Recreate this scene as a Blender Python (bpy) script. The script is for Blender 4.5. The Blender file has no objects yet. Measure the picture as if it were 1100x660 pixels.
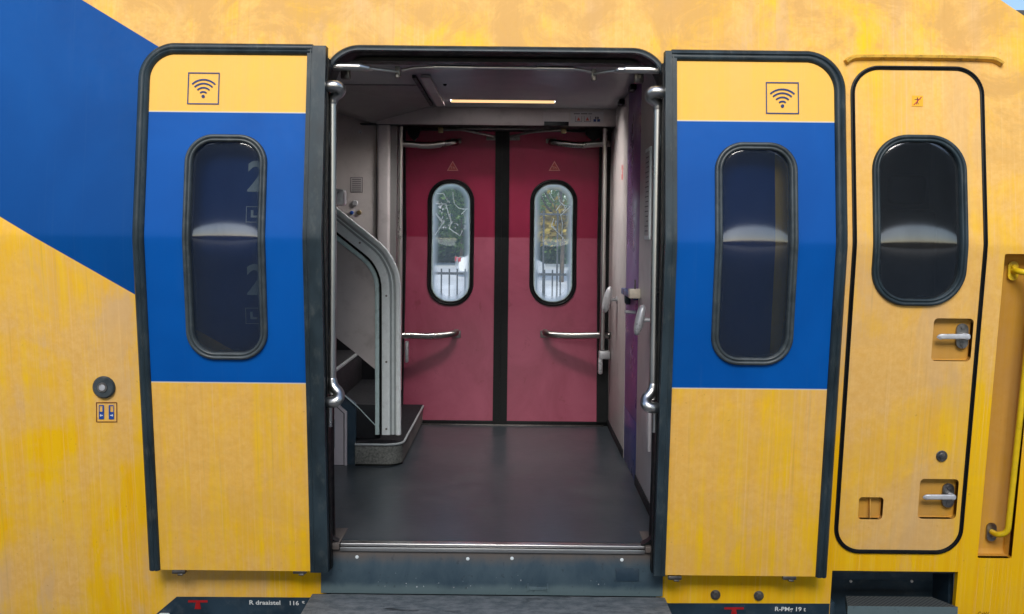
import bpy, bmesh, math, random
from mathutils import Vector, Matrix
from mathutils.geometry import tessellate_polygon
random.seed(7)
R = math.radians
scene = bpy.context.scene
COL = scene.collection

# ------------------------------------------------------------------ camera
F = 1082.0
CAM = Vector((0.0, -4.11, 1.33))
ROLL, PITCH = R(0.6), R(2.5)
PX0, PY0 = 554.0, 299.0                       # principal point in the photo
fwd = Vector((0, math.cos(PITCH), -math.sin(PITCH)))
r0 = Vector((1, 0, 0)); u0 = r0.cross(fwd)
rt = r0*math.cos(ROLL) + u0*math.sin(ROLL)
up = -r0*math.sin(ROLL) + u0*math.cos(ROLL)
cd = bpy.data.cameras.new('camera'); cam = bpy.data.objects.new('camera', cd)
COL.objects.link(cam); scene.camera = cam
m = Matrix((rt, up, -fwd)).transposed().to_4x4(); m.translation = CAM
cam.matrix_world = m
cd.sensor_width = 36; cd.lens = 36*F/1100
cd.shift_x = (550-PX0)/1100; cd.shift_y = -(330-PY0)/1100
cd.clip_start = 0.05; cd.clip_end = 2000

def ray(px, py):
    return fwd*F + rt*(px-PX0) - up*(py-PY0)

# measured surfaces of the carriage (cross-section of the side walls)
ZC, SL = 1.305, 0.12
def near(z, off=0.0, r=0.02):
    return SL*(math.sqrt((z-ZC)**2+r*r)-r) + off
def far(z, off=0.0, r=0.02):
    return 3.03 - SL*(math.sqrt((z-ZC)**2+r*r)-r) + off
def hit(px, py, prof=near, off=0.0):
    d = ray(px, py); Y = prof(ZC, off)
    for _ in range(12):
        t = (Y-CAM.y)/d.y; z = CAM.z+d.z*t; Y = prof(z, off)
    t = (Y-CAM.y)/d.y
    return CAM + d*t
def at(px, py, Y):
    d = ray(px, py); return CAM + d*((Y-CAM.y)/d.y)
def hx(px, py, prof=near, off=0.0): return hit(px, py, prof, off).x
def hz(px, py, prof=near, off=0.0): return hit(px, py, prof, off).z

# ------------------------------------------------------------------ node helpers
def new_mat(name):
    mt = bpy.data.materials.new(name); mt.use_nodes = True
    nt = mt.node_tree; nt.nodes.clear()
    out = nt.nodes.new('ShaderNodeOutputMaterial')
    return mt, nt, out
def N(nt, typ, **kw):
    n = nt.nodes.new(typ)
    for k, v in kw.items(): setattr(n, k, v)
    return n
def setin(nt, sock, v):
    if hasattr(v, 'links') or isinstance(v, bpy.types.NodeSocket): nt.links.new(v, sock)
    else: sock.default_value = v
def M(nt, op, a, b=None, c=None, clamp=False):
    n = N(nt, 'ShaderNodeMath', operation=op); n.use_clamp = clamp
    setin(nt, n.inputs[0], a)
    if b is not None: setin(nt, n.inputs[1], b)
    if c is not None: setin(nt, n.inputs[2], c)
    return n.outputs[0]
def MR(nt, v, a, b, c=0.0, d=1.0, smooth=True):
    n = N(nt, 'ShaderNodeMapRange'); n.interpolation_type = 'SMOOTHSTEP' if smooth else 'LINEAR'
    setin(nt, n.inputs[0], v)
    for i, x in enumerate((a, b, c, d)): n.inputs[i+1].default_value = x
    return n.outputs[0]
def MIX(nt, f, a, b, bt='MIX'):
    n = N(nt, 'ShaderNodeMix', data_type='RGBA', blend_type=bt)
    setin(nt, n.inputs[0], f)
    for s, v in ((n.inputs[6], a), (n.inputs[7], b)):
        if isinstance(v, tuple): s.default_value = (*v, 1) if len(v) == 3 else v
        else: nt.links.new(v, s)
    return n.outputs[2]
def POS(nt):
    g = N(nt, 'ShaderNodeNewGeometry'); s = N(nt, 'ShaderNodeSeparateXYZ')
    nt.links.new(g.outputs['Position'], s.inputs[0]); return g.outputs['Position'], s
def NOISE(nt, pos, scale=(1, 1, 1), loc=(0, 0, 0), s=1.0, det=4, rough=.55, dist=0.0):
    mp = N(nt, 'ShaderNodeMapping'); nt.links.new(pos, mp.inputs[0])
    mp.inputs['Scale'].default_value = scale; mp.inputs['Location'].default_value = loc
    n = N(nt, 'ShaderNodeTexNoise'); nt.links.new(mp.outputs[0], n.inputs['Vector'])
    n.inputs['Scale'].default_value = s; n.inputs['Detail'].default_value = det
    n.inputs['Roughness'].default_value = rough; n.inputs['Distortion'].default_value = dist
    return n.outputs[0]
def BSDF(nt, out, col, rough=.5, metal=0.0, spec=.5, bump=None, bstr=.1, bdist=.002, coat=0.0):
    b = N(nt, 'ShaderNodeBsdfPrincipled')
    if isinstance(col, tuple): b.inputs['Base Color'].default_value = (*col, 1)
    else: nt.links.new(col, b.inputs['Base Color'])
    setin(nt, b.inputs['Roughness'], rough); setin(nt, b.inputs['Metallic'], metal)
    b.inputs['Specular IOR Level'].default_value = spec
    b.inputs['Coat Weight'].default_value = coat
    if bump is not None and bstr > 0:
        bn = N(nt, 'ShaderNodeBump'); bn.inputs['Strength'].default_value = bstr; bn.inputs['Distance'].default_value = bdist
        nt.links.new(bump, bn.inputs['Height']); nt.links.new(bn.outputs[0], b.inputs['Normal'])
    nt.links.new(b.outputs[0], out.inputs[0]); return b

def plain(name, col, rough=.5, metal=0.0, var=.15, scale=30, spec=.5, stretch=(1, 1, 1), bstr=.08, rvar=.08, dirt=None, coat=0.0):
    mt, nt, out = new_mat(name); pos, s = POS(nt)
    n = NOISE(nt, pos, stretch, s=scale, det=6)
    n2 = NOISE(nt, pos, (1, 1, 1), (3, 7, 1), s=2.3, det=5)
    f = M(nt, 'ADD', M(nt, 'MULTIPLY', n, .5), M(nt, 'MULTIPLY', n2, .5))
    lo = tuple(c*(1-var) for c in col); hi = tuple(min(1, c*(1+var)) for c in col)
    c = MIX(nt, MR(nt, f, .35, .65), lo, hi)
    if dirt:
        dn = NOISE(nt, pos, stretch, (9, 2, 4), s=dirt[2], det=8, rough=.7)
        c = MIX(nt, M(nt, 'MULTIPLY', MR(nt, dn, .5, .72), dirt[1]), c, dirt[0])
    rr = MR(nt, n, .3, .7, max(.02, rough-rvar), min(1, rough+rvar))
    BSDF(nt, out, c, rr, metal, spec, n, bstr, coat=coat)
    return mt

def yellow(nt, pos, s, kind='body'):
    """sun-faded railway yellow: peach where washed out, deep yellow where it survives, vertical wash streaks"""
    fine = NOISE(nt, pos, (95, 1, .9), s=1, det=5, rough=.6)
    mid = NOISE(nt, pos, (26, 1, .7), (3, 0, 2), s=1, det=4, dist=.25)
    big = NOISE(nt, pos, (1.9, 1, 1.2), (5, 0, 1.3), s=1, det=6, rough=.62, dist=.9)
    patch = NOISE(nt, pos, (5, 1, 3.2), (1, 0, 7), s=1, det=7, rough=.68, dist=.5)
    spk = NOISE(nt, pos, (30, 1, 30), (1, 0, 5), s=1, det=6, rough=.7)
    x, z = s.outputs[0], s.outputs[2]
    if kind == 'body':
        rgt = MR(nt, x, .2, .9)
        low_l = M(nt, 'MULTIPLY', MR(nt, z, .95, .35), MR(nt, z, -.25, .15, .45, 1))
        low_r = MR(nt, z, 1.15, .1)
        low = M(nt, 'ADD', M(nt, 'MULTIPLY', low_l, M(nt, 'SUBTRACT', 1.0, rgt)), M(nt, 'MULTIPLY', low_r, M(nt, 'MULTIPLY', rgt, 1.7)))
        f = M(nt, 'ADD', M(nt, 'MULTIPLY', low, .80), MR(nt, big, .34, .66, -.38, .62))
        f = M(nt, 'ADD', f, MR(nt, patch, .35, .65, -.26, .26))
    elif kind == 'door':
        f = M(nt, 'ADD', MR(nt, big, .3, .7, .0, .75), MR(nt, mid, .3, .7, -.2, .2))
        f = M(nt, 'ADD', f, MR(nt, patch, .35, .65, -.26, .26))
        f = M(nt, 'ADD', f, MR(nt, z, .4, -.1, -.08, .18))
    else:
        f = M(nt, 'ADD', MR(nt, big, .38, .70, -.2, .75), MR(nt, patch, .3, .7, -.15, .15))
    f = M(nt, 'ADD', f, MR(nt, mid, .3, .7, -.12, .12))
    f = M(nt, 'ADD', f, MR(nt, fine, .3, .7, -.12, .12), clamp=True)
    dk = kind == 'door'
    gw = .3 if kind == 'door' else .75
    pale = MIX(nt, MR(nt, spk, .3, .7), (.87, .465, .085) if dk else (.83, .46, .11), (.92, .54, .13) if dk else (.89, .54, .165))
    greyp = MIX(nt, M(nt, 'MULTIPLY', MR(nt, NOISE(nt, pos, (3.4, 1, 1.1), (8, 0, 4), s=1, det=6, dist=.6), .46, .64), gw), pale, (.72, .46, .22))
    deep = MIX(nt, MR(nt, mid, .3, .7), (.93, .49, .003), (.97, .57, .010))
    c = MIX(nt, f, greyp, deep)
    c = MIX(nt, M(nt, 'MULTIPLY', MR(nt, fine, .55, .75), .22), c, (.58, .36, .12))
    c = MIX(nt, M(nt, 'MULTIPLY', MR(nt, fine, .47, .28), .25), c, (.97, .68, .30))
    c = MIX(nt, M(nt, 'MULTIPLY', MR(nt, NOISE(nt, pos, (40, 1, 1.0), (2, 0, 9), s=1, det=3), .62, .72), .18), c, (.36, .22, .08))
    c = MIX(nt, M(nt, 'MULTIPLY', MR(nt, NOISE(nt, pos, (55, 1, 55), (2, 0, 2), s=1, det=2), .70, .78), .40), c, (.50, .24, .04))
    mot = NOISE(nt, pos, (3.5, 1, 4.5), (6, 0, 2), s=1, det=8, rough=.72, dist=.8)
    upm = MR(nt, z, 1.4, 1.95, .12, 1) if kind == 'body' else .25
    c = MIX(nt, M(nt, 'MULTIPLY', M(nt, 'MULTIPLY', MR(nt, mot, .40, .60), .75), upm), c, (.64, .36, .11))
    return c, fine, spk

def blue(nt, pos, s, base):
    n = NOISE(nt, pos, (1.5, 1, 1.2), s=1, det=5, dist=.5)
    st = NOISE(nt, pos, (60, 1, 1.2), s=1, det=4)
    hi = (base[0]+.001, base[1]*1.18, base[2]*1.12)
    c = MIX(nt, MR(nt, n, .3, .7), tuple(k*.9 for k in base), hi)
    return MIX(nt, M(nt, 'MULTIPLY', MR(nt, st, .55, .8), .06), c, (.10, .2, .38))

def above_line(nt, x, z, p, q):
    """1 where the surface lies above the line p-q of the livery"""
    k = (q.z-p.z)/(q.x-p.x)
    v = M(nt, 'SUBTRACT', M(nt, 'SUBTRACT', z, p.z), M(nt, 'MULTIPLY', M(nt, 'SUBTRACT', x, p.x), k))
    return MR(nt, v, -.0015, .0015, smooth=False)

def body_mat():
    mt, nt, out = new_mat('faded_livery_paint'); pos, s = POS(nt); x, z = s.outputs[0], s.outputs[2]
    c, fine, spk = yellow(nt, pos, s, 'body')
    a = above_line(nt, x, z, hit(88, 0), hit(165, 47))
    b = above_line(nt, x, z, hit(0, 233), hit(142, 315))
    top = MR(nt, z, hz(400, 126)-.001, hz(400, 126)+.001); bot = MR(nt, z, hz(400, 414)-.001, hz(400, 414)+.001)
    diag = M(nt, 'MULTIPLY', M(nt, 'SUBTRACT', 1.0, a), b)
    xr = hx(833, 262)
    band = M(nt, 'MULTIPLY', M(nt, 'SUBTRACT', 1.0, top), bot)
    band = M(nt, 'MULTIPLY', band, M(nt, 'MULTIPLY', MR(nt, x, xr-.001, xr+.001, 1, 0), MR(nt, x, 0, .01)))
    msk = M(nt, 'MAXIMUM', M(nt, 'MULTIPLY', diag, MR(nt, x, 0, .01, 1, 0)), band)
    c = MIX(nt, msk, c, blue(nt, pos, s, (.0, .068, .285)))
    BSDF(nt, out, c, MR(nt, spk, .3, .7, .42, .56), spec=.12, bump=spk, bstr=.03)
    return mt
def door_mat(name, zt, zb):
    mt, nt, out = new_mat(name); pos, s = POS(nt); z = s.outputs[2]
    c, fine, spk = yellow(nt, pos, s, 'door')
    up_ = MIX(nt, .72, c, (.93, .54, .115))
    c = MIX(nt, MR(nt, z, 1.3, 1.31), c, up_)
    band = M(nt, 'MULTIPLY', MR(nt, z, zt+.001, zt-.001), MR(nt, z, zb-.001, zb+.001))
    c = MIX(nt, band, c, blue(nt, pos, s, (.0, .086, .38)))
    for q in (zt, zb):
        ln = MR(nt, M(nt, 'ABSOLUTE', M(nt, 'SUBTRACT', z, q)), .0018, .0032, 1, 0)
        c = MIX(nt, M(nt, 'MULTIPLY', ln, .6), c, (.8, .78, .62))
    BSDF(nt, out, c, MR(nt, spk, .3, .7, .40, .52), spec=.14, bump=spk, bstr=.02)
    return mt
def yellow_mat(name, kind, mul=None):
    mt, nt, out = new_mat(name); pos, s = POS(nt)
    c, fine, spk = yellow(nt, pos, s, kind)
    if mul: c = MIX(nt, mul[1], c, mul[0])
    BSDF(nt, out, c, MR(nt, spk, .3, .7, .38, .52), spec=.3, bump=spk, bstr=.03)
    return mt

def glass_mat(name, tint, refl=1.0, haze=(.7, .75, .78), base_haze=.03, rough=.02):
    """tinted pane: sees through, reflects by angle, dusty towards the rubber (vertex attribute 'rim')"""
    mt, nt, out = new_mat(name); pos, s = POS(nt)
    tr = N(nt, 'ShaderNodeBsdfTransparent'); tr.inputs[0].default_value = (*tint, 1)
    gl = N(nt, 'ShaderNodeBsdfGlossy'); gl.inputs['Roughness'].default_value = rough
    fr = N(nt, 'ShaderNodeFresnel'); fr.inputs[0].default_value = 1.52
    ff = M(nt, 'MULTIPLY', fr.outputs[0], refl*1.9, clamp=True)
    mx = N(nt, 'ShaderNodeMixShader'); nt.links.new(ff, mx.inputs[0])
    nt.links.new(tr.outputs[0], mx.inputs[1]); nt.links.new(gl.outputs[0], mx.inputs[2])
    at_ = N(nt, 'ShaderNodeAttribute', attribute_name='rim')
    n = NOISE(nt, pos, (1, 1, .35), s=9, det=5, rough=.6)
    hz_ = M(nt, 'ADD', M(nt, 'MULTIPLY', at_.outputs['Fac'], MR(nt, n, .2, .7, .85, 1)), MR(nt, n, .3, .7, base_haze*.75, base_haze), clamp=True)
    df = N(nt, 'ShaderNodeBsdfDiffuse'); df.inputs[0].default_value = (*haze, 1)
    tl = N(nt, 'ShaderNodeBsdfTranslucent'); tl.inputs[0].default_value = (*haze, 1)
    dm = N(nt, 'ShaderNodeMixShader'); dm.inputs[0].default_value = .85
    nt.links.new(df.outputs[0], dm.inputs[1]); nt.links.new(tl.outputs[0], dm.inputs[2])
    m2 = N(nt, 'ShaderNodeMixShader'); nt.links.new(hz_, m2.inputs[0])
    nt.links.new(mx.outputs[0], m2.inputs[1]); nt.links.new(dm.outputs[0], m2.inputs[2])
    nt.links.new(m2.outputs[0], out.inputs[0]); return mt
def emit_mat(name, col, st):
    mt, nt, out = new_mat(name); e = N(nt, 'ShaderNodeEmission')
    e.inputs[0].default_value = (*col, 1); e.inputs[1].default_value = st
    nt.links.new(e.outputs[0], out.inputs[0]); return mt

MT = {}
def mats():
    MT['body'] = body_mat()
    MT['rubber'] = plain('blue_grey_rubber', (.022, .036, .045), .42, var=.35, spec=.3, scale=14, stretch=(1, 1, .4), dirt=((.12, .13, .12), .35, 26))
    MT['seal'] = plain('window_rubber', (.042, .055, .062), .40, var=.3, scale=20, dirt=((.15, .16, .15), .3, 30))
    MT['black'] = plain('black_rubber', (.007, .008, .0085), .45, var=.3, spec=.2)
    MT['dark'] = plain('dark_gap', (.006, .006, .007), .7)
    MT['steel'] = plain('brushed_steel', (.68, .67, .65), .30, 1.0, var=.04, scale=3, bstr=0, rvar=.03)
    MT['bar'] = plain('dim_steel_bar', (.33, .32, .30), .28, 1.0, var=.05, scale=3, bstr=0, rvar=.03)
    MT['dsteel'] = plain('dull_steel', (.24, .23, .22), .38, 1.0, var=.3, scale=40, dirt=((.1, .06, .03), .5, 20))
    MT['alu'] = plain('aluminium_profile', (.82, .88, .89), .42, .0, var=.05, scale=60, dirt=((.35, .36, .36), .3, 14))
    MT['alud'] = plain('aluminium_groove', (.36, .40, .41), .5, .1, var=.1)
    MT['teal'] = plain('green_glass_edge', (.50, .64, .64), .3, .0, var=.1)
    MT['wall'] = plain('beige_laminate', (.52, .475, .46), .46, var=.07, scale=5, bstr=.02, dirt=((.22, .18, .17), .35, 7))
    MT['wall2'] = plain('grey_laminate', (.58, .54, .54), .42, var=.07, scale=5, bstr=.02, dirt=((.25, .21, .21), .35, 7))
    MT['ceil'] = plain('ceiling_panel', (.34, .36, .385), .36, var=.06, scale=5, bstr=.02)
    MT['soffit'] = plain('soffit_panel', (.24, .235, .235), .5, var=.06, scale=5, bstr=.02)
    MT['purple'] = plain('purple_laminate', (.17, .075, .27), .30, var=.06, scale=2, bstr=0)
    MT['navy'] = plain('navy_laminate', (.012, .04, .17), .3, var=.1, scale=4, bstr=0)
    MT['floor'] = floor_mat()
    MT['red'] = red_mat()
    MT['sill'] = sill_mat()
    MT['skirt'] = plain('dark_blue_grey_paint', (.022, .046, .070), .42, var=.25, scale=8, dirt=((.12, .14, .15), .3, 18))
    MT['step'] = step_mat()
    MT['checker'] = checker_mat()
    MT['yrail'] = plain('bright_yellow_paint', (.82, .55, .01), .35, var=.12, scale=18, dirt=((.4, .25, .05), .35, 30))
    MT['ygut'] = plain('gutter_yellow_paint', (.70, .40, .05), .5, var=.2, scale=18, dirt=((.10, .07, .04), .75, 30))
    MT['recess'] = yellow_mat('pocket_yellow_paint', 'cab', ((.52, .24, .02), .65))
    MT['cab'] = yellow_mat('cab_door_paint', 'cab')
    MT['cream'] = plain('cream_plastic', (.62, .55, .45), .4)
    MT['handle'] = plain('grey_cast_handle', (.58, .59, .61), .34, .35)
    MT['white'] = plain('white_lettering', (.80, .82, .80), .5, var=.08)
    MT['num'] = plain('pale_class_number', (.80, .86, .78), .5, var=.08)
    MT['signblue'] = plain('sign_blue', (.012, .035, .16), .5, var=.1)
    MT['signblue2'] = plain('bright_sign_blue', (.01, .07, .35), .5, var=.1)
    MT['signred'] = plain('sign_red', (.42, .012, .015), .5, var=.15)
    MT['pink'] = plain('sign_pink', (.75, .36, .32), .5, var=.1)
    MT['pinkred'] = plain('sign_salmon', (.52, .10, .09), .5, var=.1)
    MT['orange'] = plain('sign_orange', (.86, .42, .0), .5, var=.1)
    MT['brown'] = plain('sign_brown', (.16, .03, .008), .5, var=.1)
    MT['paper'] = plain('notice_paper', (.48, .47, .48), .5, var=.05)
    MT['ink'] = plain('notice_ink', (.07, .06, .07), .5)
    MT['brass'] = plain('brass_fitting', (.45, .35, .18), .35, .9, var=.3)
    MT['plinth'] = plain('speckled_grey_plinth', (.13, .135, .125), .55, var=.55, scale=90, dirt=((.25, .26, .24), .5, 60))
    MT['tread'] = plain('dark_tread', (.012, .013, .016), .65, var=.3, scale=60, spec=.25)
    MT['scratch'] = scratch_mat()
    MT['glassdk'] = glass_mat('tinted_dusty_glass', (.66, .74, .82), 3.0, (.15, .21, .30), .42, .08)
    MT['glasscab'] = glass_mat('dark_cab_glass', (.50, .55, .60), 3.0, (.16, .20, .25), .42, .08)  # grey-blue haze stands in for pale reflections on the cab pane
    MT['glassin'] = glass_mat('clear_scratched_glass', (.92, .97, .98), 1.2, (.90, .97, .96), .20)
    MT['lamp'] = emit_mat('hidden_fill_glow', (1.0, .95, .92), 100)  # emitter added out of sight in the ceiling slot as vestibule fill
    MT['lens'] = emit_mat('warm_lens', (1.0, .56, .27), .95)
    MT['cabw'] = plain('pale_cabinet', (.62, .57, .60), .45, var=.05)
    MT['cabin'] = plain('dark_cab_trim', (.06, .065, .07), .6)

def floor_mat():
    mt, nt, out = new_mat('dark_vinyl_floor'); pos, s = POS(nt)
    n = NOISE(nt, pos, (18, 60, 18), s=1, det=7, rough=.7); n2 = NOISE(nt, pos, (1, 1, 1), s=3, det=6, rough=.65, dist=.6)
    sp = NOISE(nt, pos, (1, 1, 1), s=160, det=2)
    c = MIX(nt, MR(nt, n, .3, .7), (.022, .032, .040), (.042, .055, .066))
    c = MIX(nt, M(nt, 'MULTIPLY', MR(nt, n2, .45, .7), .5), c, (.070, .076, .082))
    c = MIX(nt, M(nt, 'MULTIPLY', MR(nt, sp, .66, .74), .35), c, (.2, .2, .2))
    BSDF(nt, out, c, MR(nt, n2, .3, .7, .30, .36), spec=.6, bump=n, bstr=.08, bdist=.002); return mt
def red_mat():
    mt, nt, out = new_mat('crimson_door_paint'); pos, s = POS(nt)
    n = NOISE(nt, pos, (3, 1, 2.2), s=1, det=7, rough=.65, dist=.6); f = NOISE(nt, pos, (50, 1, 12), s=1, det=4)
    c = MIX(nt, MR(nt, n, .3, .7), (.27, .012, .050), (.33, .018, .066))
    c = MIX(nt, M(nt, 'MULTIPLY', MR(nt, s.outputs[2], 1.302, 1.308, 1, 0), MR(nt, n, .3, .7, .12, .24)), c, (.62, .26, .36))  # pinker below the crease: outside light on the upward lean, put into the colour
    rub = NOISE(nt, pos, (9, 1, 7), (4, 0, 6), s=1, det=6, rough=.7, dist=1.0)
    c = MIX(nt, M(nt, 'MULTIPLY', MR(nt, rub, .6, .68), .35), c, (.16, .012, .02))
    BSDF(nt, out, c, MR(nt, n, .3, .7, .30, .42), spec=.6); return mt
def sill_mat():
    mt, nt, out = new_mat('worn_sill_paint'); pos, s = POS(nt)
    n = NOISE(nt, pos, (7, 1, 4), s=1, det=7, rough=.65, dist=.5); f = NOISE(nt, pos, (40, 1, 40), s=1, det=4)
    c = MIX(nt, MR(nt, n, .3, .7), (.030, .058, .082), (.060, .095, .118))
    top = MR(nt, M(nt, 'ADD', s.outputs[2], M(nt, 'MULTIPLY', n, .10)), -.045, .025)
    c = MIX(nt, M(nt, 'MULTIPLY', top, .75), c, (.135, .095, .070))
    low = MR(nt, M(nt, 'ADD', s.outputs[2], M(nt, 'MULTIPLY', n, -.05)), -.19, -.225)
    c = MIX(nt, M(nt, 'MULTIPLY', low, .6), c, (.16, .22, .22))
    c = MIX(nt, M(nt, 'MULTIPLY', MR(nt, f, .62, .7), .4), c, (.02, .025, .03))
    BSDF(nt, out, c, .5, bump=f, bstr=.1); return mt
def step_mat():
    mt, nt, out = new_mat('worn_grit_step'); pos, s = POS(nt)
    n = NOISE(nt, pos, (14, 26, 14), s=1, det=8, rough=.75); g = NOISE(nt, pos, (1, 1, 1), s=300, det=2)
    b = NOISE(nt, pos, (5, 12, 5), (2, 2, 2), s=1, det=5)
    c = MIX(nt, MR(nt, n, .35, .65), (.085, .105, .115), (.21, .225, .23))
    c = MIX(nt, M(nt, 'MULTIPLY', MR(nt, g, .5, .7), .4), c, (.28, .29, .28))
    c = MIX(nt, MR(nt, b, .62, .72), c, (.025, .028, .032))
    BSDF(nt, out, c, .7, bump=g, bstr=.4, bdist=.003); return mt
def checker_mat():
    mt, nt, out = new_mat('ribbed_step_plate'); pos, s = POS(nt)
    v = N(nt, 'ShaderNodeTexVoronoi'); mp = N(nt, 'ShaderNodeMapping'); nt.links.new(pos, mp.inputs[0])
    mp.inputs['Rotation'].default_value = (0, 0, R(45)); mp.inputs['Scale'].default_value = (70, 70, 70)
    nt.links.new(mp.outputs[0], v.inputs['Vector']); v.inputs['Scale'].default_value = 1; v.inputs['Randomness'].default_value = 0
    f = MR(nt, v.outputs['Distance'], .25, .45, 1, 0)
    c = MIX(nt, f, (.05, .058, .058), (.20, .21, .20))
    BSDF(nt, out, c, .5, .3, bump=f, bstr=.5, bdist=.003); return mt
def scratch_mat():
    mt, nt, out = new_mat('etched_scratch')
    d = N(nt, 'ShaderNodeBsdfDiffuse'); t = N(nt, 'ShaderNodeBsdfTranslucent'); mx = N(nt, 'ShaderNodeMixShader')
    for q in (d, t): q.inputs[0].default_value = (.9, .95, .95, 1)
    mx.inputs[0].default_value = .6
    nt.links.new(d.outputs[0], mx.inputs[1]); nt.links.new(t.outputs[0], mx.inputs[2]); nt.links.new(mx.outputs[0], out.inputs[0]); return mt
mats()

# ------------------------------------------------------------------ mesh helpers
def link(name, bm, mat, parent=None, label=None, smooth=False, sharp=None):
    me = bpy.data.meshes.new(name)
    bmesh.ops.recalc_face_normals(bm, faces=bm.faces) if not bm.get('keep', False) else None
    bm.to_mesh(me) if False else None
    return me
def obj(name, bm, mat, parent=None, label=None, angle=35, recalc=True):
    if recalc: bmesh.ops.recalc_face_normals(bm, faces=bm.faces)
    for f in bm.faces: f.smooth = True
    lim = R(angle)
    for e in bm.edges:
        if len(e.link_faces) == 2:
            try:
                if e.calc_face_angle() > lim: e.smooth = False
            except ValueError: e.smooth = False
    me = bpy.data.meshes.new(name); bm.to_mesh(me); bm.free()
    for q in (mat if isinstance(mat, (list, tuple)) else [mat]): me.materials.append(q)
    o = bpy.data.objects.new(name, me); COL.objects.link(o)
    if parent is not None: o.parent = parent
    if label: o['label'] = label
    return o
def tag(o, label=None, cat=None, group=None, kind=None):
    if label: o['label'] = label
    if cat: o['category'] = cat
    if group: o['group'] = group
    if kind: o['kind'] = kind
    return o
def empty(name, loc, rz=0):
    o = bpy.data.objects.new(name, None); COL.objects.link(o); o.location = loc; o.rotation_euler = (0, 0, rz)
    o.empty_display_size = .2; return o

def rrect(x0, z0, x1, z1, r, seg=10, corners=(1, 1, 1, 1)):
    """loop in the x-z plane, corners order: bottom-left, bottom-right, top-right, top-left; r number or 4-tuple"""
    rr = r if isinstance(r, (tuple, list)) else (r,)*4
    pts = []
    for (cx, cz, a0, q, c) in ((x0, z0, 180, 0, corners[0]), (x1, z0, 270, 1, corners[1]), (x1, z1, 0, 2, corners[2]), (x0, z1, 90, 3, corners[3])):
        k = rr[q]*c
        if k <= 0: pts.append((cx, cz)); continue
        ox = cx + (k if q in (0, 3) else -k); oz = cz + (k if q in (0, 1) else -k)
        for i in range(seg+1):
            a = R(a0+90*i/seg); pts.append((ox+k*math.cos(a), oz+k*math.sin(a)))
    return pts
def rect_px(xl, yt, xr, yb, yref=262, prof=near, off=0.0):
    mx = (xl+xr)/2
    return hx(xl, yref, prof, off), hz(mx, yb, prof, off), hx(xr, yref, prof, off), hz(mx, yt, prof, off)

def levels(step=.012, n=8):
    return [ZC + s*v for v in (.003, .008, .015, .025, .04, .06, .09, .14) for s in (-1, 1)] + [ZC]
def sheet(loops, prof=near, off=0.0, thick=.03, r=.02, bm=None, back=1, zlv=None, mi=0):
    """a sheet bent to the side wall's cross-section, with holes, given a real thickness"""
    bm = bm or bmesh.new()
    t = bmesh.new()
    flat = [Vector((x, 0, z)) for lp in loops for x, z in lp]
    vs = [t.verts.new(v) for v in flat]
    for tri in tessellate_polygon([[Vector((x, z, 0)) for x, z in lp] for lp in loops]):
        try: t.faces.new([vs[i] for i in tri])
        except ValueError: pass
    for z in (zlv if zlv is not None else levels()):
        bmesh.ops.bisect_plane(t, geom=t.verts[:]+t.edges[:]+t.faces[:], plane_co=(0, 0, z), plane_no=(0, 0, 1), dist=1e-5)
    t.verts.ensure_lookup_table(); t.verts.index_update()
    A = [bm.verts.new((v.co.x, prof(v.co.z, off, r), v.co.z)) for v in t.verts]
    B = [bm.verts.new((v.co.x, prof(v.co.z, off, r)+back*thick, v.co.z)) for v in t.verts]
    for f in t.faces:
        idx = [v.index for v in f.verts]
        a = bm.faces.new([A[i] for i in idx]); b = bm.faces.new([B[i] for i in reversed(idx)]); a.material_index = b.material_index = mi
    for e in t.edges:
        if len(e.link_faces) == 1:
            i, j = e.verts[0].index, e.verts[1].index
            q = bm.faces.new([A[i], A[j], B[j], B[i]]); q.material_index = mi
    t.free(); return bm
def densify(pts, closed, step):
    out = []; n = len(pts)
    for i in range(n if closed else n-1):
        a, b = pts[i], pts[(i+1) % n]; d = math.dist(a, b); k = max(1, int(d/step))
        for j in range(k): out.append(tuple(a[q]+(b[q]-a[q])*j/k for q in range(len(a))))
    if not closed: out.append(tuple(pts[-1]))
    return out
def sweep(path, section, closed=False, normal=None, bm=None, caps=True, scale=None, mi=0):
    """section points (a across, b out along normal) swept along path"""
    bm = bm or bmesh.new(); n = len(path); P = [Vector(p) for p in path]; rings = []
    prev = None
    for i in range(n):
        if closed: t = (P[(i+1) % n]-P[i-1])
        else: t = P[min(n-1, i+1)]-P[max(0, i-1)]
        t.normalize()
        if normal is not None: nn = Vector(normal)
        else:
            if prev is None:
                nn = Vector((0, -1, 0)) if abs(t.y) < .9 else Vector((0, 0, 1))
            else: nn = prev
        sd = t.cross(nn)
        if sd.length < 1e-6: sd = Vector((1, 0, 0))
        sd.normalize(); nn = sd.cross(t).normalized(); prev = nn
        k = scale[i] if scale else 1.0
        # mitre
        mt_ = 1.0
        if normal is not None and (closed or 0 < i < n-1):
            t1 = (P[i]-P[i-1]).normalized(); c = max(.5, t1.dot(t)); mt_ = 1/c
        rings.append([bm.verts.new(P[i]+sd*a*k*mt_+nn*b*k) for a, b in section])
    m_ = len(section)
    for i in range(n if closed else n-1):
        A, B = rings[i], rings[(i+1) % n]
        for j in range(m_):
            f = bm.faces.new([A[j], A[(j+1) % m_], B[(j+1) % m_], B[j]]); f.material_index = mi
    if caps and not closed:
        for q in (rings[0], list(reversed(rings[-1]))):
            f = bm.faces.new(q); f.material_index = mi
    return bm
def circ(r, n=14): return [(r*math.cos(2*math.pi*i/n), r*math.sin(2*math.pi*i/n)) for i in range(n)]
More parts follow.
